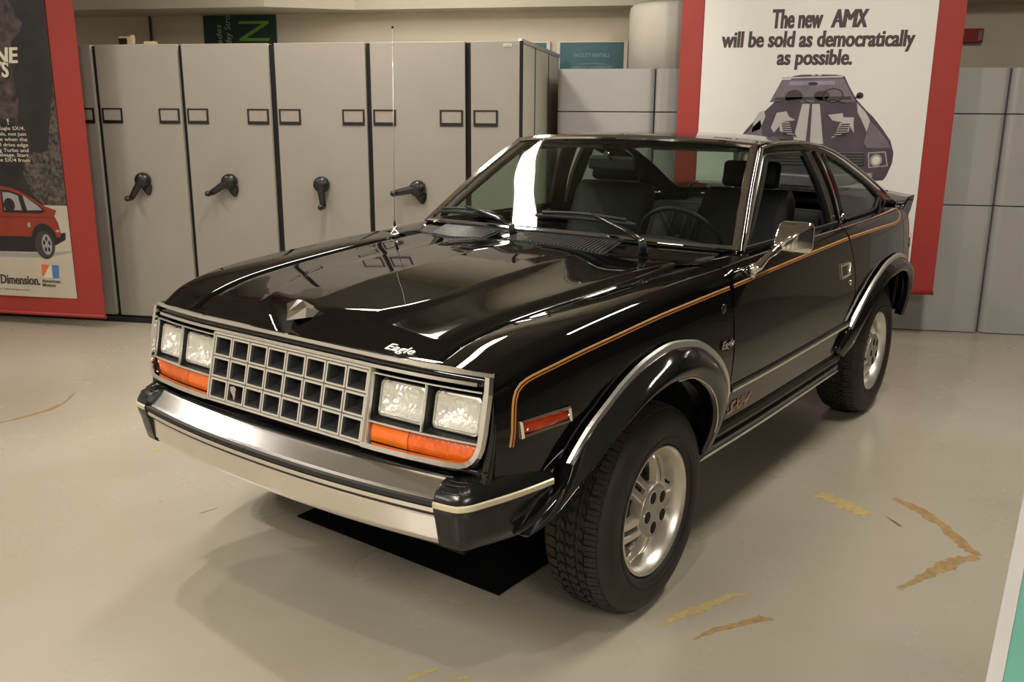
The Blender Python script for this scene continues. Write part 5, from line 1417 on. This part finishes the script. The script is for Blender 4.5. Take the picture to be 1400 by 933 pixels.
# ---- wheels
def wheel(xo, yc, sx):
    """xo: x of the rim lip (outer face)"""
    e = empty('wheel', (sx*xo, yc, .337)); e.parent = car
    e.scale = (1, 1, 1)
    s = sx
    # tyre: carcass with rounded shoulders
    prof = [(-.012, .207), (.000, .212), (.010, .222), (.016, .250), (.014, .280), (.004, .308), (-.012, .322), (-.030, .3275), (-.10, .3285), (-.172, .3275), (-.190, .322), (-.206, .308), (-.216, .280), (-.218, .250), (-.208, .222), (-.190, .207)]
    t = MB().lathe([(s*a, r) for a, r in prof], 'x', 72).build('tire', M['tire'], e)
    # raised ring and lettering ridge on the side wall
    MB().lathe([(s*.0135, .228), (s*.0175, .232), (s*.0175, .235), (s*.0150, .239)], 'x', 72).build('sidewall_ring', M['tire'], t)
    m = MB()
    rnd = random.Random(5)
    def block(x0, x1, a0, a1, sk, r0=.326, r1=.3370, dr0=0, dr1=0):
        vs = []
        for r, sh in ((r0, 0), (r1, .0)):
            for (x, a) in ((x0, a0), (x1, a0+sk), (x1, a1+sk), (x0, a1)):
                rr_ = r-(dr0 if x == x0 else dr1)
                if r == r1: x = x+(.0008 if x == x0 else -.0008)
                vs.append((s*x, rr_*math.cos(a), rr_*math.sin(a)))
        m.add(vs, [(0, 1, 2, 3), (7, 6, 5, 4), (0, 4, 5, 1), (1, 5, 6, 2), (2, 6, 7, 3), (3, 7, 4, 0)])
    NB = 58; da = 2*PI/NB
    for k in range(NB):
        a = k*da
        # shoulder lugs both sides, alternating reach
        w_ = .004*(k % 2)
        block(-.052-w_, -.016, a, a+da*.40, .0, dr0=0, dr1=.010)
        block(-.052+w_, -.016, a+da*.45, a+da*.80, .0, dr0=0, dr1=.010)
        block(-.016, -.003, a, a+da*.78, 0, .305, .3250, 0, .018)
        block(-.188, -.152+w_, a+da*.2, a+da*.98, 0, dr0=.010, dr1=0)
        block(-.201, -.188, a+da*.2, a+da*.98, 0, .300, .3250, .018, 0)
        # three ribs of zigzag blocks
        for q, (x0, x1) in enumerate(((-.080, -.057), (-.085-.030, -.085), (-.147, -.120))):
            sgn = 1 if q % 2 else -1
            o = a+da*.33*q
            xm = (x0+x1)/2
            block(x0, xm, o, o+da*.62, sgn*da*.35)
            block(xm, x1, o+sgn*da*.35, o+sgn*da*.35+da*.62, -sgn*da*.35)
    tr = m.build('tread', M['tread'], t, fix=False)
    # rim: lip, polished dish, barrel
    prof = [(-.014, .2045), (.0, .2085), (.004, .2065), (.003, .199), (-.006, .195), (-.012, .1885), (-.040, .183), (-.060, .178), (-.068, .174), (-.072, .166), (-.13, .160), (-.19, .175), (-.20, .2)]
    rim = MB().lathe([(s*a, r) for a, r in prof], 'x', 72).build('rim', M['alu'], e)
    MB().lathe([(s*-.135, .165), (s*-.135, .001)], 'x', 32).build('brake_shade', M['matte'], rim)
    MB().lathe([(s*-.120, .130), (s*-.112, .130), (s*-.112, .06), (s*-.10, .055), (s*-.10, .001)], 'x', 32).build('brake_disc', M['grille_dark'], rim)
    # five double-bar spokes
    for k in range(5):
        a0 = 2*PI*k/5+.942
        ca, sa = math.cos(a0), math.sin(a0)
        def pt(rad, tan, ax): return (s*ax, rad*ca-tan*sa, rad*sa+tan*ca)
        m = MB()
        for sg in (-1, 1):
            st = []
            for rad, t_in, t_out, ax, dp in ((.060, .009, .034, -.006, .030), (.086, .009, .0325, -.009, .028), (.120, .0095, .0335, -.022, .026), (.155, .0105, .037, -.042, .024), (.182, .012, .048, -.060, .018)):
                st.append([pt(rad, sg*t_in, ax-dp), pt(rad, sg*t_in, ax-.004), pt(rad, sg*(t_in+.003), ax), pt(rad, sg*(t_out-.003), ax), pt(rad, sg*t_out, ax-.005), pt(rad, sg*(t_out+.004), ax-dp)])
            m.grid(st, 0, False, True, flip=(sg*s < 0))
        m.add([pt(.060, -.0105, -.007), pt(.060, .0105, -.007), pt(.094, .0105, -.012), pt(.094, -.0105, -.012)], [(0, 1, 2, 3)])
        m.add([pt(.166, -.013, -.050), pt(.166, .013, -.050), pt(.181, .013, -.060), pt(.181, -.013, -.060)], [(0, 1, 2, 3)])
        sp_ = m.build('spoke', M['alu'], e)
        MB().add([pt(.090, -.0108, -.028), pt(.090, .0108, -.028), pt(.170, .014, -.070), pt(.170, -.014, -.070)], [(0, 1, 2, 3)]).build('spoke_slot', M['matte'], sp_)
    hub = MB().lathe([(s*-.045, .086), (s*-.008, .086), (s*-.003, .083), (s*-.001, .076), (s*.0, .03), (s*.0002, .001)], 'x', 48).build('hub', M['alu2'], e)
    for k in range(5):
        a = 2*PI*k/5+.70
        c = (.0, .053*math.cos(a), .053*math.sin(a))
        MB().lathe([(s*-.0010, .0225), (s*.0008, .0215), (s*.0008, .0198)], 'x', 20, c=c).build('lug_rim', M['alu'], hub)
        MB().lathe([(s*.0009, .0200), (s*.0009, .0005)], 'x', 20, c=c).build('lug_hole', M['matte'], hub)
    a = .37 if sx > 0 else 2
    v0 = Vector((s*-.066, .150*math.cos(a), .150*math.sin(a)))
    MB().tube([v0, v0+Vector((s*.02, -.004, -.006)), v0+Vector((s*.035, .008, -.018))], [.008, .006, .005], 8).build('valve_stem', M['rubber'], rim)
    return e
wheel(.8629, 0, 1); wheel(.8389, 2.469, 1); wheel(.8629, 0, -1); wheel(.8389, 2.469, -1)
# axles and exhaust under the car
m = MB().tube([(-.66, 2.469, .33), (.66, 2.469, .33)], .04, 12); m.lathe([(-.12, .04), (-.08, .11), (.08, .11), (.12, .04)], 'x', 16, c=(0, 2.469, .33)); m.build('rear_axle', M['matte'], car)
MB().tube([(-.70, 0, .33), (.70, 0, .33)], .03, 12).build('front_axle', M['matte'], car)
MB().tube([(.25, .3, .27), (.25, 2.0, .27), (.30, 2.3, .36), (.45, 3.0, .33), (.45, 3.38, .32)], .024, 10).build('exhaust_pipe', M['plinthdark'], car)

# ---- interior
m = MB(); m.box(-.68, .68, .68, 2.9, .4255, .46); m.build('cabin_floor', M['carpet'], car)
# dashboard with hood over the instruments
m = MB(); rows = []
for j in range(25):
    x = -.68+1.36*j/24; b = .03*math.exp(-((x-.36)/.2)**2)
    rows.append([(x, .72, 1.02), (x, .80, 1.035+b*.5), (x, .93, 1.030+b), (x, .985, 1.005+b), (x, 1.0, .96+b), (x, .97, .86), (x, .95, .78), (x, .80, .70)])
m.grid(rows); m.build('dashboard', M['dash'], car)
MB().box(-.10, .10, .90, 1.9, .46, .64).build('centre_console', M['dash'], car, bevel=.02)
# steering wheel
sw = MB(); cw_ = Vector((.37, 1.10, 1.00)); ax_ = Vector((0, .86, .50)).normalized(); u_ = Vector((1, 0, 0)); v_ = ax_.cross(u_)
sw.tube([cw_+(u_*math.cos(2*PI*k/36)+v_*math.sin(2*PI*k/36))*.188 for k in range(36)], .0095, 8, close=True)
swo = sw.build('steering_wheel', M['dash'], car)
m = MB()
for a in (.15, PI-.15, 1.5*PI-.35, 1.5*PI+.35): m.tube([cw_-ax_*.02, cw_+(u_*math.cos(a)+v_*math.sin(a))*.183], [.018, .010], 8, squash=.5)
m.build('spoke', M['dash'], swo)
MB().tube([cw_+ax_*.005, cw_-ax_*.05], [.055, .060], 20).build('horn_pad', M['dash'], swo)
MB().tube([cw_-ax_*.04, cw_-ax_*.30], .030, 12).build('column', M['dash'], swo)
# seats
def cushion(name, par, x0, x1, pts, th, mm=M['seat'], rnd_=.03):
    """upholstered slab following (y,z) points with thickness th, rounded sides"""
    rows = []; n = 12
    L = resample([(0, y, z) for y, z in pts], 14)
    for k, p in enumerate(L):
        t = (L[min(k+1, 14)]-L[max(0, k-1)]).normalized(); nn = Vector((0, -t.z, t.y))
        e_ = min(1, min(k, 14-k)/2.0); e_ = math.sqrt(1-(1-e_)**2) if e_ < 1 else 1
        r = []; w_ = (x1-x0)/2*(.90+.10*e_)
        for q in range(20):
            a = 2*PI*q/20; c_, s_ = math.cos(a), math.sin(a)
            cx2 = math.copysign(abs(c_)**.45, c_); sy2 = math.copysign(abs(s_)**.55, s_)
            r.append(Vector(((x0+x1)/2+w_*cx2, p.y, p.z))+nn*th/2*sy2*(.35+.65*e_))
        rows.append(r)
    m = MB().grid(rows, 0, True, True); m.add(rows[0], [tuple(range(20))]); m.add(rows[-1], [tuple(range(20))])
    return m.build(name, mm, par)
for sx in (1, -1):
    st = empty('front_seat', (0, 0, 0)); st.parent = car
    a, b = (.13, .60) if sx > 0 else (-.60, -.13)
    cushion('seat_cushion', st, a, b, [(1.12, .70), (1.3, .70), (1.5, .67), (1.63, .66)], .16)
    cushion('backrest', st, a+.01, b-.01, [(1.60, .66), (1.66, .80), (1.74, 1.0), (1.80, 1.14), (1.815, 1.19)], .13)
    cushion('headrest', st, a+.10, b-.10, [(1.80, 1.20), (1.815, 1.25), (1.825, 1.32)], .09)
rs_ = empty('rear_seat', (0, 0, 0)); rs_.parent = car
cushion('seat_cushion', rs_, -.56, .56, [(2.05, .72), (2.2, .73), (2.4, .70)], .16)
cushion('backrest', rs_, -.56, .56, [(2.40, .72), (2.46, .85), (2.54, 1.0), (2.56, 1.03)], .12)
for k in range(8): MB().tube([(-.49+.14*k, 2.345, .78), (-.49+.14*k, 2.40, .88), (-.49+.14*k, 2.475, 1.02)], .006, 6).build('pleat', M['dash'], rs_)
MB().box(-.66, .66, 2.58, 3.1, .93, .945).build('cargo_cover', M['carpet'], car)
# door cards and pillar trims
for sx in (1, -1):
    MB().grid([[(sx*.790, y, z) for y in (.80, 1.1, 1.5, 1.9)] for z in (.46, .7, .9, 1.035)]).build('door_card', M['dash'], car)
    MB().grid([[(sx*.775, y, z) for y in (1.9, 2.2, 2.6, 3.0)] for z in (.46, .7, .9, 1.035)]).build('side_trim', M['dash'], car)
    # sun visor
    MB().box(sx*.12 if sx > 0 else -.52, .52 if sx > 0 else -.12, 1.26, 1.40, 1.382, 1.398).build('sun_visor', M['headliner'], car, bevel=.006)
# interior mirror
m_ = wscreen(.5, .80)
im = MB().box(-.115, .115, m_.y+.05, m_.y+.075, m_.z-.075, m_.z-.015).build('rear_view_mirror', M['dash'], car, bevel=.012)
MB().box(-.105, .105, m_.y+.0765, m_.y+.078, m_.z-.068, m_.z-.022).build('mirror_glass', M['chrome'], im)
MB().tube([m_+Vector((0, .01, -.005)), (0, m_.y+.04, m_.z-.01), (0, m_.y+.06, m_.z-.035)], [.014, .008, .008], 8).build('mirror_stem', M['chrome'], im)
# ---- black mat on the floor under the nose (car frame)
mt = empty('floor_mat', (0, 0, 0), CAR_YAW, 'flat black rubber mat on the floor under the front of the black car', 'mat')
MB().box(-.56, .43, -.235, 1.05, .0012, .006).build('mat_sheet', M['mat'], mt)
